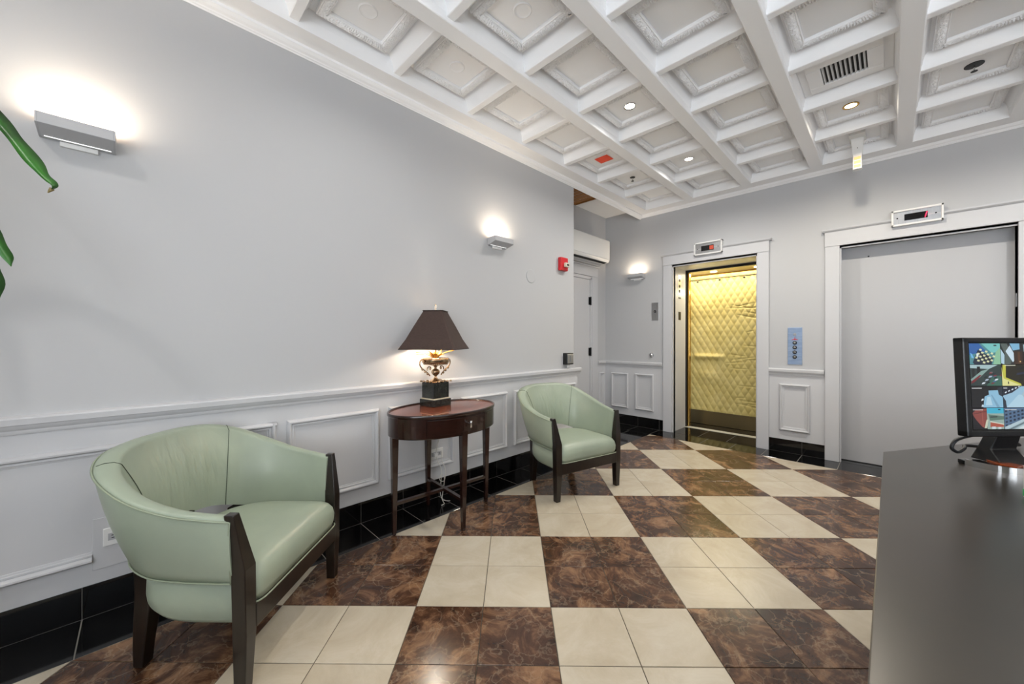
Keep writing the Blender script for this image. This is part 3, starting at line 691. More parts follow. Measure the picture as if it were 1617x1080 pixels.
# hanging emergency light at the far end of the ceiling
xh, yh = cellx(4.57), YC[3]
hl = thing('emergency_light', 'narrow white hanging light with three amber cells near the back wall', 'emergency light', (xh, yh-.01, 3.054))
MB().box(-.10, .10, -.055, .055, -.03, 0).build('ceiling_canopy', M['white_plastic'], hl, bevel=.004)
MB().prism([(-.045, -.02), (.045, -.02), (.03, -.20), (-.03, -.20)], 'X', -.012, .012).build('arm', M['white_plastic'], hl, bevel=.003)
MB().box(-.028, .03, -.030, .030, -.31, -.18).build('lamp_head', M['white_plastic'], hl, bevel=.003)
for k in range(3): MB().box(-.032, -.027, -.022, .022, -.226-.035*k, -.204-.035*k).build('lit_cell', M['lit_amber'], hl)
MB().lathe([(.004, 0), (.004, .003), (.0005, .003)], (-.012, 0, -.12), 8, Matrix.Rotation(R(-90), 3, 'Y')).build('screw', M['darksteel'], hl)

# ------------------------------------------------------------------ armchairs
RIM = [(0, .66, .80), (.14, .648, .797), (.26, .605, .78), (.345, .52, .742), (.385, .38, .68), (.383, .24, .634), (.368, .12, .612), (.352, .045, .60)]
BOT = [(0, .575, .455), (.11, .568, .448), (.20, .535, .43), (.275, .465, .405), (.318, .36, .39), (.332, .24, .386), (.336, .12, .385), (.336, .045, .385)]
def shell_points():
    def full(P): return [(-x, y, z) for x, y, z in P[::-1]][:-1] + list(P)
    return catmull(full(RIM), 7), catmull(full(BOT), 7)
def sections():
    O1, O0 = shell_points(); S = []
    n = len(O1)
    for i in range(n):
        def inward(C):
            t = C[min(i+1, n-1)]-C[max(i-1, 0)]; t.z = 0; t.normalize(); v_ = Vector((t.y, -t.x, 0))
            return v_ if v_.dot(Vector((0, .2, 0))-Vector((C[i].x, C[i].y, 0))) > 0 else -v_
        a1, a0 = inward(O1), inward(O0)
        f = abs(O1[i].x)/.38 if O1[i].y < .5 else 0
        back = max(0, min(1, (O1[i].y-.15)/.4))
        th1 = .040+.030*back; th0 = .045+.012*back
        S.append((O0[i], O1[i], O1[i]+a1*th1, O0[i]+a0*th0, (a1+a0).normalized(), th1, back))
    return S
SEC = sections()
def inner_pt(s, t):   # t 0 bottom .. 1 top along the inner face
    I0, I1 = s[3], s[2]; p = I0.lerp(I1, t); return p + s[4]*(.022*math.sin(math.pi*t)*(.35+.65*s[6]))
def make_armchair(label):
    e = thing('armchair', label, 'armchair', group='green leather armchairs')
    rings_o = []; rings_i = []
    for s in SEC:
        O0, O1, I1, I0, nrm, th, bk = s
        r = [I0.lerp(O0, .5)-Vector((0,0,.006))]
        for k in range(0, 9):
            t = k/8; p = O0.lerp(O1, t); r.append(p - nrm*(.010*math.sin(math.pi*t)))
        for k in range(1, 9):
            a_ = math.pi*k/9; p = O1.lerp(I1, .5-.5*math.cos(a_)); r.append(p+Vector((0,0,.016*math.sin(a_))))
        for k in range(8, -1, -1): r.append(inner_pt(s, k/8)-Vector((0, 0, .002)))
        rings_o.append(r)
    mb = MB().loft(rings_o); o = mb.build('back_shell', M['leather_back'], e, smooth=True, angle=70)
    # piping along the outer rim and down the front ends
    rim = [s[1]+Vector((0,0,.002))-s[4]*.003 for s in SEC]
    end0 = [SEC[0][0].lerp(SEC[0][1], t)+Vector((0, .006, 0))-SEC[0][4]*.004 for t in (0, .25, .5, .75)]; end1 = [SEC[-1][0].lerp(SEC[-1][1], t)+Vector((0, .006, 0))-SEC[-1][4]*.004 for t in (.75, .5, .25, 0)]
    lowr = [s[0]-s[4]*.003 for s in SEC][::-1]
    MB().tube(end0+rim+end1, .0034, 6).build('piping', M['leather_piping'], e, smooth=True)
    MB().tube(lowr, .003, 6).build('piping', M['leather_piping'], e, smooth=True)
    # seams of the inner back panel
    n = len(SEC)
    for sg in (-1, 1):
        idx = [int(n/2 + sg*k) for k in (19, 17.5, 16.5, 16, 15.5, 15.5, 16)]
        # seam runs from the rim down to the lower edge of the back
        pts = []
        for q_ in range(15):
            t = 1-q_/14; f = n//2 + sg*(17.3 - 2.0*math.sin(math.pi*(1-t)*.5)); i0 = int(math.floor(f)); fr = f-i0
            a_, b_ = inner_pt(SEC[i0], t), inner_pt(SEC[i0+1], t); pts.append(a_.lerp(b_, fr)+Vector((0,0,-.002))-SEC[i0][4]*-.0012)
        s_ = SEC[i0]
        top = SEC[int(n//2+sg*17.3)]; over = []
        for k in (2, 4, 6, 8): a_ = math.pi*k/9; over.append(top[1].lerp(top[2], .5-.5*math.cos(a_))+Vector((0,0,.0165*math.sin(a_)+.0008)))
        MB().tube(over+pts, .0013, 5).build('seam', M['stitch'], e, smooth=True)
    # seat cushion
    def plan(inset, yb=.50, hw=.287, yf=-.004, npt=96):
        out = []
        for k in range(npt):
            a_ = 2*math.pi*k/npt; c_, s_ = math.cos(a_), math.sin(a_)
            if s_ < 0: ex, ey = 9, .05
            nx = abs(c_)**(2/ (14 if s_ < 0 else 2.9))*(1 if c_ >= 0 else -1)
            ny = abs(s_)**(2/ (14 if s_ < 0 else 2.9))*(1 if s_ >= 0 else -1)
            yc = .20; out.append((nx*(hw-inset), yc + ny*((yb-yc-inset) if s_ > 0 else (yc-yf-inset))))
        return out
    lv = [(0, .288), (-.006, .315), (-.008, .345), (-.002, .375), (.012, .398), (.03, .412), (.055, .421), (.09, .427), (.14, .431), (.185, .433)]
    rings = [[(x, y, z + .008*(1-min(1, y/.4))*0) for x, y in plan(i_)] for i_, z in lv]
    MB().loft(rings).build('seat_cushion', M['leather'], e, smooth=True)
    # upholstered apron below the arms
    la = [(.035, .222), (.012, .232), (.0, .25), (-.002, .30), (0, .36), (.02, .385)]
    rings = []
    for i_, z in la:
        rings.append([(x, y, z + (.05*max(0, (y-.2)/.27)**2 if z < .26 else 0)) for x, y in plan(i_, .49, .322, .03)])
    MB().loft(rings).build('apron', M['leather'], e, smooth=True)
    pf = plan(-.006); fr = [(x, y-.004, .289) for x, y in pf if y < .03]; fr.sort(key=lambda p: p[0])
    MB().tube([p for p in fr if abs(p[0]) < .287], .0032, 6).build('piping', M['leather_piping'], e, smooth=True)
    # timber frame
    MB().box(-.29, .29, -.004, .03, .203, .286).build('front_rail', M['espresso'], e, bevel=.003)
    lvl = [(0, .334, .296, .006, .046), (.2, .338, .287, -.002, .048), (.43, .343, .287, .0, .05), (.625, .355, .325, .032, .066)]
    for sg in (-1, 1):
        rings = [[(sg*a_, y0, z), (sg*a_, y1, z), (sg*b_, y1, z), (sg*b_, y0, z)] for z, a_, b_, y0, y1 in lvl]
        MB().loft(rings).build('front_leg', M['espresso'], e, bevel=.003)
        rl = [(0, .19, .235, .465, .50), (.08, .195, .242, .452, .495), (.18, .20, .25, .43, .485), (.28, .20, .25, .42, .48), (.40, .20, .25, .425, .485)]
        rings = [[(sg*a_, y0, z), (sg*a_, y1, z), (sg*b_, y1, z), (sg*b_, y0, z)] for z, a_, b_, y0, y1 in rl]
        MB().loft(rings).build('rear_leg', M['espresso'], e, bevel=.003, angle=40)
    MB().box(-.034, .034, .50, .545, .30, .465).build('back_support', M['espresso'], e, bevel=.002)
    return e
ch1 = make_armchair('near green leather armchair at lower left, its front facing right')
ch2 = copy_tree(ch1); ch2['label'] = 'far green leather armchair standing beyond the oval side table'
ch1.location = (.497, 1.775, 0); ch1.rotation_euler = (0, 0, R(44.5))
ch2.location = (2.538, 1.663, 0); ch2.rotation_euler = (0, 0, R(-13.1))

# ------------------------------------------------------------------ oval side table
TX, TY, TZ = 1.49, 2.15, .76
tb = thing('side_table', 'oval mahogany side table with one drawer holding the lamp', 'table', (TX, TY, 0))
TA, TBb = .40, .262
def ell(a_, b_, z, n=72): return [(a_*math.cos(2*math.pi*k/n), b_*math.sin(2*math.pi*k/n), z) for k in range(n)]
MB().loft([ell(TA-.012, TBb-.012, .744), ell(TA-.012, TBb-.012, .752)]).build('table_top', M['mahog_top'], tb)
MB().loft([ell(TA-.004, TBb-.004, .738), ell(TA, TBb, .742), ell(TA, TBb, .757), ell(TA-.003, TBb-.003, .76), ell(TA-.010, TBb-.010, .76), ell(TA-.014, TBb-.014, .752), ell(TA-.014, TBb-.014, .742)], cap=False).build('top_rim', M['mahogany'], tb, smooth=True)
MB().loft([ell(TA-.006, TBb-.006, .738), ell(TA-.006, TBb-.006, .618), ell(TA-.012, TBb-.012, .612), ell(TA-.03, TBb-.03, .612)]).build('apron', M['mahogany'], tb, angle=40)
def arc_panel(a0, a1, z0, z1, off, t=.006):
    n = 20; rings = []
    for k in range(n+1):
        a_ = R(a0+(a1-a0)*k/n); c_, s_ = math.cos(a_), math.sin(a_)
        A, B_ = TA-.006+off, TBb-.006+off
        rings.append([(A*c_, B_*s_, z0), (A*c_, B_*s_, z1), ((A-t)*c_, (B_-t)*s_, z1), ((A-t)*c_, (B_-t)*s_, z0)])
    return MB().loft(rings)
dr = arc_panel(-131, -49, .632, .727, .0035).build('drawer', M['mahogany'], tb, bevel=.001)
gp = MB()
for a0, a1, z0, z1 in ((-131.6, -48.4, .6295, .6315), (-131.6, -48.4, .7275, .7295)):
    arc = arc_panel(a0, a1, z0, z1, .0008); gp.add(arc.v, arc.f)
for a0, a1 in ((-131.7, -131.2), (-48.8, -48.3)):
    arc = arc_panel(a0, a1, .6295, .7295, .0008); gp.add(arc.v, arc.f)
gp.build('drawer_gap', M['gloss_black'], dr)
a_ = R(-90); hx, hy = (TA)*math.cos(a_), (TBb)*math.sin(a_)
MB().tube([(hx, hy-.002, .69), (hx+.004, hy-.022, .69)], .004).build('knob_stem', M['chrome'], dr)
MB().tube([(hx+.004, hy-.024, .705), (hx+.004, hy-.024, .69), (hx+.004, hy-.024, .662)], [.009, .005, .0085], 12).build('handle', M['chrome'], dr, smooth=True)
LEGS = [(-.362, .018), (.362, -.018), (-.02, -.238), (.02, .238)]
for lx, ly in LEGS:
    ang = math.atan2(ly/TBb**2, lx/TA**2); rot = Matrix.Rotation(ang, 3, 'Z')
    rings = []
    for z, h in ((0, .009), (.02, .0115), (.35, .0165), (.60, .021), (.64, .022)):
        rings.append([rot @ Vector((sx*h, sy*h, 0)) + Vector((lx, ly, z)) for sx, sy in ((-1,-1),(1,-1),(1,1),(-1,1))])
    MB().loft(rings).build('leg', M['mahogany'], tb, bevel=.0015)
MB().prism([(-.362, .005), (.362, -.03), (.362, -.006), (-.362, .031)], 'Z', .185, .203).build('stretcher', M['mahogany'], tb)
MB().prism([(-.032, -.238), (-.008, -.238), (.032, .238), (.008, .238)], 'Z', .186, .204).build('stretcher', M['mahogany'], tb)

# lamp
LX, LY = 1.50, 2.275; LZ = .7525
lp = thing('table_lamp', 'table lamp with brown square shade, urn stem and black marble base', 'lamp', (LX, LY, LZ), R(8))
MB().box(-.082, .082, -.074, .074, 0, .048).build('plinth', M['blackmarble'], lp, bevel=.003)
MB().box(-.075, .075, -.068, .068, .048, .056).build('stone_strip', M['stone_trim'], lp, bevel=.002)
MB().box(-.070, .070, -.063, .063, .056, .165).build('base_block', M['blackmarble'], lp, bevel=.002)
fol = MB()
rnd = random.Random(5)
for k in range(20):
    s = k % 4; t = (k//4)/4-.4
    px, py = [(t*.15, -.06), (.066, t*.13), (t*.15, .06), (-.066, t*.13)][s]
    fol.lathe([(.001, -.004), (.011, 0), (.008, .007), (.001, .009)], (px, py, .168), 8)
fol.build('acanthus_trim', M['silver'], lp, smooth=True)
MB().lathe([(.05, .165), (.048, .172), (.034, .178), (.02, .188), (.010, .198), (.008, .206), (.014, .212), (.026, .222), (.031, .236), (.026, .250), (.014, .258), (.008, .262), (.010, .270), (.016, .276), (.04, .284), (.075, .292), (.092, .302), (.098, .308), (.096, .314), (.098, .318), (.098, .332), (.094, .336), (.086, .334), (.01, .330), (.001, .330)], n=40).build('urn', M['silver'], lp, smooth=True)
gd = MB()
for k in range(40):
    a_ = 2*math.pi*k/40; gd.lathe([(.001, -.006), (.006, 0), (.001, .006)], (.083*math.cos(a_), .083*math.sin(a_), .296), 6)
gd.build('gadroon_band', M['silver'], lp, smooth=True)
for sg in (-1, 1):
    sc_ = []
    for k in range(26):
        t = k/25
        if t < .45: a_ = R(200-300*t/.45); rr = .010+.018*(t/.45); sc_.append((sg*(.108+rr*math.cos(a_)), 0, .300+rr*math.sin(a_)))
    sp = [(sg*x, 0, z) for x, z in ((.098, .300), (.092, .312), (.102, .326), (.122, .330), (.138, .316), (.140, .292), (.126, .272), (.104, .256), (.084, .242), (.066, .228), (.052, .212))]
    MB().tube(catmull(sp, 4), .0046, 8).build('scroll_handle', M['silver'], lp, smooth=True)
    s2 = [(sg*x, 0, z) for x, z in ((.078, .250), (.074, .268), (.062, .276), (.048, .274), (.044, .264), (.052, .258))]
    MB().tube(catmull(s2, 4), .004, 8).build('scroll_leaf', M['silver'], lp, smooth=True)
    bl = MB()
    for x, z in ((.120, .262), (.096, .244), (.074, .228), (.05, .262), (.106, .314)): bl.lathe([(.001, -.011), (.0095, 0), (.001, .011)], (sg*x, 0, z), 8)
    bl.build('scroll_bud', M['silver'], lp, smooth=True)
for k in range(16):      # gilded petals around the lamp stem
    a_ = 2*math.pi*k/16+.1*rnd.random(); tall = k % 2; L0 = .135 if tall else .07; el = R(38 if tall else 58)+.15*rnd.uniform(-1, 1)
    d = Vector((math.cos(a_), math.sin(a_), 0)); sd = Vector((-math.sin(a_), math.cos(a_), 0)); rings = []
    for q_ in range(8):
        t = q_/7; wd = (.017 if not tall else .009)*math.sin(math.pi*(.12+.86*t))**.8; c_ = d*(.012+L0*t*math.cos(el-.5*t*(1 if tall else .4))) + Vector((0, 0, .334+L0*t*math.sin(el-.35*t)))
        nn = Vector((0,0,1))*.0012
        rings.append([c_-sd*wd, c_-nn*2, c_+sd*wd, c_+nn])
    MB().loft(rings).build('gilded_petal', M['gilt'], lp, smooth=True)
MB().tube([(0, 0, .33), (0, 0, .66)], .004).build('stem', M['brass'], lp)
MB().tube([(0, 0, .46), (0, 0, .54)], [.012, .016]).build('bulb_socket', M['brass'], lp)
MB().lathe([(.001, .50), (.02, .51), (.026, .54), (.018, .565), (.001, .575)], n=20).build('bulb', M['bulb'], lp, smooth=True)
sh = MB(); rot = Matrix.Rotation(R(30), 3, 'Z') @ Matrix.Rotation(R(0), 3, 'X')
def sq(h, z, cut=.13, bow=0):
    pts = []
    for s in range(4):
        an = R(90*s+45)
        for k, t in enumerate((-1+cut, -.5, 0, .5, 1-cut)):
            b_ = h-bow*(1-t*t); p = Matrix.Rotation(R(90*s), 3, 'Z') @ Vector((t*h, -b_, z)); pts.append(p)
    return [rot @ p for p in pts]
SB, ST, Z0, Z1 = .196, .066, .398, .672
outer = [sq(SB, Z0, .06), sq(SB, Z0+.008, .06), sq(SB-.035, Z0+.07, .07, .004), sq(SB-.075, Z0+.16, .09, .004), sq(ST+.004, Z1-.008, .12), sq(ST+.004, Z1, .12)]
inner = [sq(ST, Z1, .12), sq(SB-.077, Z0+.16, .09, .004), sq(SB-.037, Z0+.07, .07, .004), sq(SB-.003, Z0, .06)]
s1 = MB().loft(outer, cap=False).build('lamp_shade', M['shade'], lp); MB().loft(inner, cap=False).build('shade_lining', M['shade_in'], s1)
for h, z, c in ((SB+.001, Z0+.003, .06), (ST+.005, Z1-.003, .12)):
    ring = sq(h, z, c); MB().tube(ring+[ring[0]], .0035, 6).build('shade_trim', mat('shade_braid', '#2e211c', .8, bump=(300, .3)), s1)
MB().tube([rot@Vector((-ST, 0, Z1-.01)), rot@Vector((ST, 0, Z1-.01))], .002).tube([rot@Vector((0, -ST, Z1-.01)), rot@Vector((0, ST, Z1-.01))], .002).build('spider_frame', M['brass'], s1)
MB().lathe([(.006, .665), (.006, .678), (.003, .682), (.008, .690), (.012, .700), (.008, .710), (.004, .714), (.001, .722)], n=12).build('finial', M['crystal'], lp, smooth=True)
Lp = Vector((LX, LY, LZ))
light('table_lamp_bulb', 'POINT', Lp+Vector((0, 0, .49)), 12, (1, .90, .76), .03)

# lamp cord from table to socket
cd = [(1.60, 2.30, .61), (1.605, 2.36, .52), (1.60, 2.40, .42), (1.61, 2.435, .35), (1.612, 2.42, .30), (1.62, 2.38, .24), (1.605, 2.36, .16), (1.60, 2.36, .07), (1.615, 2.35, .012), (1.60, 2.31, .008), (1.57, 2.30, .008)]
cd2 = [(1.66, 2.435, .355), (1.655, 2.42, .29), (1.66, 2.38, .22), (1.64, 2.37, .15), (1.60, 2.37, .17), (1.61, 2.36, .21), (1.64, 2.365, .17), (1.625, 2.365, .07), (1.61, 2.35, .03), (1.63, 2.34, .012), (1.66, 2.32, .008)]
co = thing('lamp_cord', 'thin pale lamp cord hanging in loops behind the oval table', 'cord', (0, 0, 0))
MB().tube(catmull(cd, 6), .0026, 6).build('cord', M['white_cable'], co, smooth=True); MB().tube(catmull(cd2, 6), .0026, 6).build('cord', M['white_cable'], co, smooth=True)
MB().box(1.595, 1.625, 2.428, 2.452, .325, .35).build('plug', M['white_plastic'], co, bevel=.003)

# ------------------------------------------------------------------ reception desk
DZ = .75
dk = thing('reception_desk', 'charcoal reception desk top at the right edge with an angled end', 'desk', (0, 0, 0))
A = (2.23, .022); far = (A[0]+1.15, A[1]-.668)
top = [A, far, (far[0], -1.6), (1.6, -1.6), (1.6, -1.05), (-1.3, -1.05), (-1.3, .022)]
MB().prism(top, 'Z', DZ-.035, DZ).build('desk_top', M['desk'], dk, bevel=.002)
MB().prism([(2.19, -.01), (3.3, -.655), (3.3, -.69), (2.19, -.045)], 'Z', 0, DZ-.035).build('end_panel', M['desk'], dk)
MB().box(-1.25, 2.19, -.045, -.01, 0, DZ-.035).build('front_panel', M['desk'], dk)
MB().box(-1.25, -1.21, -1.0, -.045, 0, DZ-.035).box(3.26, 3.3, -1.55, -.69, 0, DZ-.035).build('side_panel', M['desk'], dk)

# monitor
MR = R(-42)
mo = thing('monitor', 'black security monitor on the desk showing a grid of camera views', 'monitor', cw(1.892, 1.38, DZ), MR)
tilt = Matrix.Rotation(R(-2.5), 4, 'X')
sc0 = bpy.data.objects.new('screen_unit', None)
W, Hh = .265, .177; zc = .302
def tl(o): o.matrix_local = Matrix.Translation((0, -.02, zc)) @ tilt; return o
fr = MB()
for a0, a1, b0, b1 in ((-W, W, Hh-.018, Hh), (-W, W, -Hh, -Hh+.022), (-W, -W+.020, -Hh, Hh), (W-.02, W, -Hh, Hh)): fr.box(a0, a1, -.012, .02, b0, b1)
bz = tl(fr.build('bezel', M['black_plastic'], mo, bevel=.004, seg=3))
cs = tl(MB().prism([(-.005, -Hh+.004), (.03, -Hh+.02), (.045, -.08), (.045, .08), (.03, Hh-.02), (-.005, Hh-.004)], 'X', -W+.07, W-.07).build('rear_housing', M['black_plastic'], mo, bevel=.004))
scr = tl(MB().box(-W+.018, W-.018, -.007, -.004, -Hh+.02, Hh-.016).build('screen', M['gloss_black'], mo))
fcache = {}
def screen_mat(c):
    m = emis('screen_'+c[1:], c, .72); m.node_tree.nodes['Principled BSDF'].inputs['Base Color'].default_value = (.01, .01, .01, 1)
    m.node_tree.nodes['Principled BSDF'].inputs['Roughness'].default_value = .35
    return m
def fm(c):
    if c not in fcache: fcache[c] = screen_mat(c)
    return fcache[c]
x0s, x1s, z0s, z1s = -W+.026, W-.024, -Hh+.026, Hh-.020
FW = (x1s-x0s)/4; FH = (z1s-z0s)/4
def feed(ci, ri, polys):
    # polys: (colour, [(u,v)...]) u right, v up in 0..1
    me = bpy.data.meshes.new('camera_view'); vs = []; fs = []; mi = []; mats = []
    ox = x0s+ci*FW+.001; oz = z1s-(ri+1)*FH+.001; w_, h_ = FW-.0018, FH-.0018
    for k, (c, pl) in enumerate(polys):
        n = len(vs); y = -.0074-.00002*k
        for u, v_ in pl: vs.append((ox+min(max(u, 0), 1)*w_, y, oz+min(max(v_, 0), 1)*h_))
        fs.append(tuple(range(n, n+len(pl)))); m = fm(c)
        if m not in mats: mats.append(m)
        mi.append(mats.index(m))
    me.from_pydata(vs, [], fs)
    for m in mats: me.materials.append(m)
    me.polygons.foreach_set('material_index', mi); me.update()
    o = bpy.data.objects.new('camera_view', me); col.objects.link(o); o.parent = scr
def rc_(a, b, c, d): return [(a, b), (c, b), (c, d), (a, d)]
full_ = rc_(0, 0, 1, 1)
rq = random.Random(11)
# lobby with chequered floor
P1 = [('#4f8c94', full_), ('#2c62a8', [(0, 1), (.32, 1), (.55, .62), (.3, .55), (0, .45)]), ('#79c7c4', [(.4, 1), (1, 1), (1, .6), (.72, .55)]), ('#8fc4a0', [(.75, 0), (1, 0), (1, .8), (.86, .6)]), ('#16233a', [(.1, .1), (.28, .7), (.76, .3), (.7, 0), (.14, 0)])]
for a in range(6):
    for b in range(6):
        if (a+b) % 2:
            u, v_ = .14+.09*a+.035*b*1, .08+.095*b-.045*a+.12
            if u < .78 and v_ > .01: P1.append(('#dfe3b4', [(u, v_), (u+.075, v_-.03), (u+.1, v_+.05), (u+.03, v_+.08)]))
P1 += [('#5fb0e0', rc_(.03+.07*k, .86+.03*(k % 2), .07+.07*k, .93)) for k in range(4)] if False else []
P1 += [('#6fb8e8', [(.02, .55), (.08, .5), (.14, .3), (.06, .3)]), ('#e8f2f0', rc_(.22, .36, .29, .52)), ('#1a1a2a', [(.78, .92), (.86, .94), (.9, .88), (.8, .87)])]
feed(0, 0, P1)
feed(1, 0, [('#20262a', full_), ('#b4d4e4', [(0, .75), (.12, .45), (.1, 0), (0, .05)]), ('#56625e', [(0, 1), (.2, 1), (.42, .4), (.3, 0), (.1, 0), (.14, .5)]), ('#cfe4f2', [(.16, .62), (.3, .9), (.5, .3), (.38, .1)]), ('#7fb8d8', [(.3, 1), (.62, 1), (.62, .72), (.4, .66)]), ('#3a2417', rc_(.42, 0, .95, .62)), ('#5a3822', rc_(.55, .05, .62, .6)), ('#160f0b', rc_(.7, .1, .78, .6)), ('#aac6cf', [(.74, .95), (.78, .95), (.8, .6), (.75, .6)]), ('#e4c080', rc_(.6, .1, .64, .16))])
cars = []
for k in range(16): 
    u, v_ = rq.uniform(.3, .95), rq.uniform(.05, .65)
    cars.append((rq.choice(['#b9c6da', '#e4ecf4', '#1a2330', '#3f6c9c', '#7c2c34', '#15181f']), [(u, v_), (u+.10, v_+.03), (u+.13, v_+.1), (u+.04, v_+.09)]))
feed(0, 1, [('#2c3c3c', full_), ('#a9c4c8', [(0, 1), (.9, 1), (.6, .8), (0, .85)]), ('#16181a', rc_(.06, .4, .14, .82)), ('#101214', rc_(.22, .45, .32, .92)), ('#88a6a0', [(0, .3), (.35, .7), (.62, .82), (.3, .4), (.05, .18)]), ('#7a1f2a', [(0, .1), (.12, .18), (.36, .5), (.3, .52), (.05, .25)]), ('#3c6a5c', [(.5, 0), (1, 0), (1, .5), (.7, .45)])]+cars)
cars = []
for k in range(12):
    u, v_ = rq.uniform(.35, .9), rq.uniform(.2, .8); cars.append((rq.choice(['#15161c', '#27304a', '#56707a', '#0c0d10', '#8c9a3a']), [(u, v_), (u+.14, v_+.03), (u+.16, v_+.12), (u+.04, v_+.11)]))
feed(1, 1, [('#241f0f', full_), ('#c9c84a', [(0, 0), (.04, 1), (.14, 1), (.12, .4), (.6, .1), (.62, 0)]), ('#e4e29a', [(0, 0), (.0, .9), (.05, .35), (.55, .05), (.6, 0)]), ('#4f6a16', [(.7, .2), (1, .42), (1, .1), (.8, 0)])]+cars+[('#d2dc4e', [(.88, .42), (.94, .45), (.97, .32), (.9, .3)]), ('#f4f4e0', rc_(.1, .96, .45, .985)), ('#0a0a08', rc_(.18, .08, .21, .2))])
feed(0, 2, [('#0e0d12', full_), ('#8fc0dc', [(.36, 0), (.42, .52), (.56, .6), (.55, .8), (.9, .82), (1, .6), (1, 0)]), ('#7aa6c2', [(.62, .6), (.66, .6), (.9, 0), (.8, 0)]), ('#b6d8ea', [(.44, .1), (.5, .5), (.6, .5), (.66, .1)]), ('#2b3440', [(.84, .9), (.88, .6), (1, .5), (1, 1)]), ('#dce8f0', [(.3, .3), (.38, .34), (.38, .42), (.32, .4)]), ('#c9d8e4', [(.3, .03), (.36, .03), (.38, .12), (.32, .14)]), ('#f2f4f6', rc_(.02, .90, .34, .925))])
feed(1, 2, [('#9cc4dc', full_), ('#1b2030', [(0, 1), (.6, 1), (.3, .7), (0, .55)]), ('#b4d6e8', [(.1, .0), (.5, .6), (.66, .6), (.9, .1), (.9, 0)]), ('#a8c4d0', [(.6, .6), (.7, .8), (1, .8), (1, 0), (.92, .0)]), ('#70686e', [(.72, 1), (1, 1), (1, .78), (.74, .74)]), ('#2a3240', [(0, .5), (.08, .3), (.1, .0), (0, 0)]), ('#5f7488', rc_(.83, .4, .9, .44)), ('#f2f4f6', rc_(.02, .90, .14, .925))] + [('#dce8f4', [(.06+.11*k, .66+.07*k), (.12+.11*k, .7+.07*k), (.12+.11*k, .76+.07*k), (.06+.11*k, .72+.07*k)]) for k in range(5)])
feed(0, 3, [('#141119', full_), ('#8c4640', [(0, .75), (.1, .9), (.46, .98), (.46, .35), (.4, .05), (.3, .1), (.14, .38), (.04, .6)]), ('#a05a50', [(.3, .95), (.32, .95), (.34, .1), (.31, .1)]), ('#2a2023', [(.02, .72), (.46, .86), (.46, .84), (.02, .70)]), ('#43b4d4', rc_(.46, .74, 1, 1)), ('#9ab0a8', rc_(.46, .0, 1, .74)), ('#5f7c70', [(.5, .7), (1, .6), (1, .45), (.55, .4)]), ('#3a4a4a', [(.55, .6), (.8, .62), (.78, .55), (.56, .53)]), ('#c8cfb8', [(.36, .05), (.44, .45), (.5, .45), (.44, .05)]), ('#b05a48', [(.55, .1), (.56, .34), (.98, .2), (.98, .1)]), ('#d8d8c8', [(.55, .38), (1, .24), (1, .2), (.55, .33)]), ('#cfdce0', rc_(.6, .0, .72, .12)), ('#cfdce0', rc_(.8, .0, .9, .10)), ('#1c2c34', rc_(.82, .9, .9, .95)), ('#f2f4f6', rc_(.02, .90, .34, .925))])
bl = [('#54708f', full_)]
for a in range(7):
    for b in range(5):
        u = .03+.13*a; v_ = .9-.17*b+.05*a
        if v_ < 1.0 and v_-.11 > .05+.10*a*1.0: bl.append(('#1c2a42', [(u, v_-.11), (u+.075, v_-.09), (u+.07, v_), (u+.0, v_-.02)]))
bl += [('#b6ccd4', [(0, 0), (0, .1), (1, .72), (1, 0)]), ('#8aa2a8', [(.1, 0), (1, .62), (1, .5), (.3, 0)]), ('#2a3a48', [(.16, 0), (1, .56), (1, .53), (.2, 0)]), ('#d4e2e4', [(.4, .0), (1, .44), (1, 0)]), ('#e6f0f0', rc_(.88, .85, 1, 1)), ('#f2f4f6', rc_(.03, .9, .4, .925))]
feed(1, 3, bl)
for ci in (2, 3):
    for ri in range(4):
        cc = ['#57808c', '#2a3446', '#8fb4c8', '#4c5c50'][(ci+ri) % 4]
        feed(ci, ri, [(cc, full_), ('#1a2028', [(0, 0), (.3, .5), (.2, 1), (0, 1)]), ('#b8ccd4', [(.3, .1), (.6, .6), (.9, .5), (1, .1)]), ('#f2f4f6', rc_(.03, .9, .4, .925))])
# stand: sloping neck, arched foot with bright rim
MB().loft([[(-.052, .02, .155), (.042, .02, .155), (.042, .055, .155), (-.052, .055, .155)], [(-.075, .035, .06), (.03, .035, .06), (.03, .075, .06), (-.075, .075, .06)], [(-.085, -.005, .012), (.03, -.005, .012), (.03, .09, .012), (-.085, .09, .012)]]).build('neck', M['black_plastic'], mo, bevel=.004)
def arc_band(r0, r1, a0, a1, z0, z1, cx=.0, cy=.03):
    rings = []
    for k in range(25):
        a_ = R(a0+(a1-a0)*k/24); c_, s_ = math.cos(a_), math.sin(a_)
        rings.append([(cx+r0*c_, cy+r0*s_*.8, z0), (cx+r1*c_, cy+r1*s_*.8, z0), (cx+r1*c_, cy+r1*s_*.8, z1), (cx+r0*c_, cy+r0*s_*.8, z1)])
    return MB().loft(rings)
arc_band(.095, .165, 160, 330, 0, .014).build('arched_foot', M['gloss_black'], mo, bevel=.002)
p = arc_band(.085, .14, 20, 200, .0005, .020, .04, -.01).build('foot_top', M['orange_reflection'], mo, bevel=.002); p['label'] = 'curved top of the black foot, coloured as its orange reflection'  # red-brown stands for an orange reflection in the glossy black foot
p = arc_band(.165, .170, 175, 250, 0, .022).build('chrome_rim', M['chrome'], mo); p['label'] = 'chrome rim on the foot'
arc_band(.135, .165, 182, 222, .0142, .0155).build('chrome_inlay', M['chrome'], mo)
p = cw(1.892, 1.38, DZ)
cb_ = thing('monitor_cables', 'black cables looping behind the monitor neck', 'cable', p, MR)
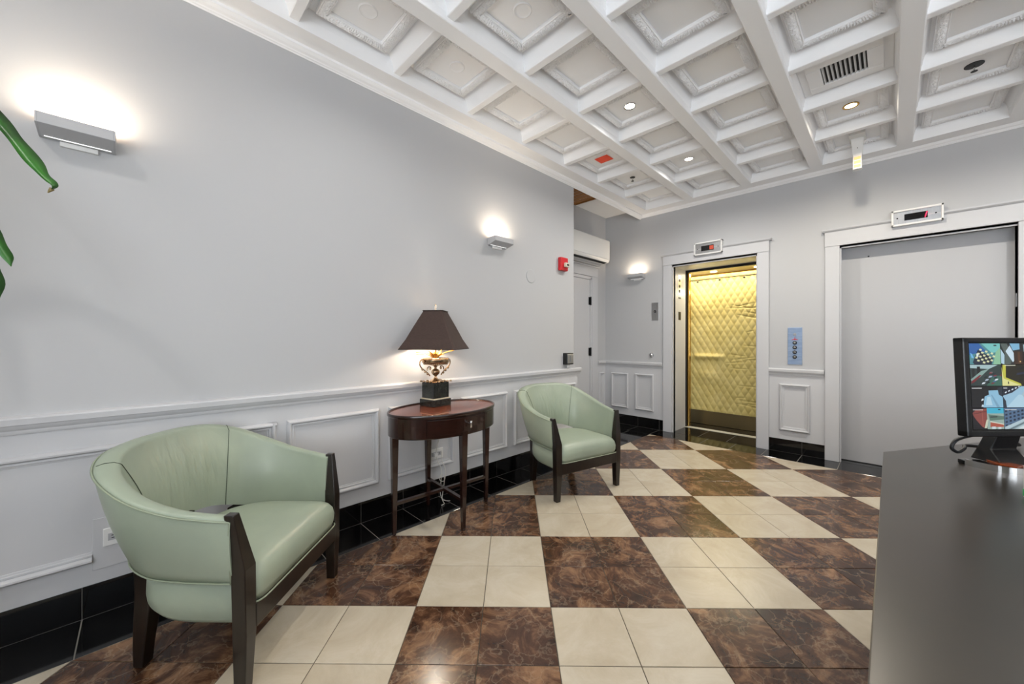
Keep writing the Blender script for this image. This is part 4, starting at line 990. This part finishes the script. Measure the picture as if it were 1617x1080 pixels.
MB().tube(catmull([(-.06, .09, .10), (-.12, .09, .088), (-.155, .085, .075), (-.165, .085, .05), (-.14, .085, .035), (-.11, .088, .048), (-.09, .1, .055), (-.03, .105, .05)], 6), .006, 8).build('cable', M['cable'], cb_, smooth=True)
MB().tube(catmull([(.04, .10, .10), (.09, .11, .085), (.16, .13, .06), (.24, .17, .035), (.34, .24, .012)], 6), .0055, 8).build('cable', M['cable'], cb_, smooth=True)
MB().tube(catmull([(.02, .10, .07), (.08, .12, .075), (.15, .15, .05), (.25, .21, .014), (.38, .33, .012)], 6), .005, 8).build('cable', M['cable'], cb_, smooth=True)
# note box at the edge of the picture
nb = thing('note_box', 'white note box with green band at the right edge of the desk', 'box', cw(1.545, 1.065, DZ), R(-44.5))
MB().box(0, .08, 0, .06, 0, .095).build('carton', M['paper'], nb, bevel=.001); MB().box(-.001, .081, -.001, .061, .004, .024).build('green_band', M['green_card'], nb)

# ------------------------------------------------------------------ corn plant just left of the view
pl = thing('corn_plant', 'tall potted corn plant, arching green leaf tips at the left edge', 'plant', (-.78, 1.98, 0))
PB = Vector((-.78, 1.98, 0))
MB().lathe([(.12, 0), (.13, .01), (.16, .30), (.17, .31), (.17, .33), (.155, .33), (.15, .29), (.001, .29)], n=36).build('pot', M['terracotta'], pl, angle=40)
MB().lathe([(.151, .288), (.10, .30), (.001, .30)], n=24).build('soil', M['soil'], pl)
MB().tube([(0, 0, .29), (.01, .0, .9), (0, .01, 1.5), (.02, 0, 2.0)], [.028, .025, .022, .016], 12).build('cane', M['cane'], pl, smooth=True)
def leaf(pts, wid, parent=pl, dry=.0, side=(.4, .4, .8), fold=.25, fat=None):
    C_ = catmull([Vector(p)-PB for p in pts], 6); n = len(C_); rings = []; sd0 = Vector(side)
    for k, c in enumerate(C_):
        t = k/(n-1); tg = (C_[min(k+1, n-1)]-C_[max(k-1, 0)]).normalized(); s_ = (sd0 - tg*sd0.dot(tg)).normalized(); nn = tg.cross(s_)
        wd = fat[0] if False else wid*max(.04, (math.sin(math.pi*min(1, .1+.9*t)**.85))**.75)*(1+.16*math.sin(t*23))
        rings.append([c-s_*wd+nn*wd*fold, c-nn*.001, c+s_*wd+nn*wd*fold, c+nn*.001])
    o = MB().loft(rings).build('leaf', M['leaf'], parent, smooth=True)
    if dry:
        tip = C_[-4:]; MB().tube(tip+[tip[-1]+(tip[-1]-tip[-2])*.6], [wid*.30, wid*.24, wid*.18, wid*.1, .0008], 6).build('dry_tip', M['leaf_tip'], o, smooth=True)
leaf([(-.77, 1.98, 1.96), (-.60, 2.00, 2.12), (-.45, 2.0, 2.06), (-.335, 2.0, 1.93), (-.286, 1.962, 1.853), (-.245, 1.922, 1.782), (-.222, 1.900, 1.742), (-.200, 1.878, 1.712), (-.212, 1.889, 1.690)], .022, dry=1, side=(.5, .5, .55))
leaf([(-.77, 1.98, 1.78), (-.60, 1.99, 1.82), (-.45, 2.0, 1.70), (-.36, 2.0, 1.58), (-.315, 1.985, 1.50), (-.297, 1.972, 1.452)], .030, dry=0, side=(.6, .6, .4))
leaf([(-.77, 1.98, 1.62), (-.62, 1.99, 1.70), (-.47, 2.0, 1.62), (-.375, 2.01, 1.50), (-.335, 2.005, 1.42), (-.325, 2.0, 1.345)], .036, dry=0, side=(.7, .7, .2))
for k in range(13):
    a_ = 2.39*k; zz = 1.35+.05*k
    if math.cos(a_) > .3: a_ += math.pi*.7
    L_ = .32; d = Vector((math.cos(a_), math.sin(a_), 0)); y_lim = .40 if d.y > 0 else 1
    dd = Vector((d.x, d.y*min(1, y_lim), 0)); b_ = PB+Vector((.01, 0, zz))
    leaf([b_, b_+dd*L_*.4+Vector((0, 0, .16)), b_+dd*L_*.8+Vector((0, 0, .12)), b_+dd*L_*1.1+Vector((0, 0, -.04)), b_+dd*L_*1.2+Vector((0, 0, -.2))], .032, side=(-d.y, d.x, .1))
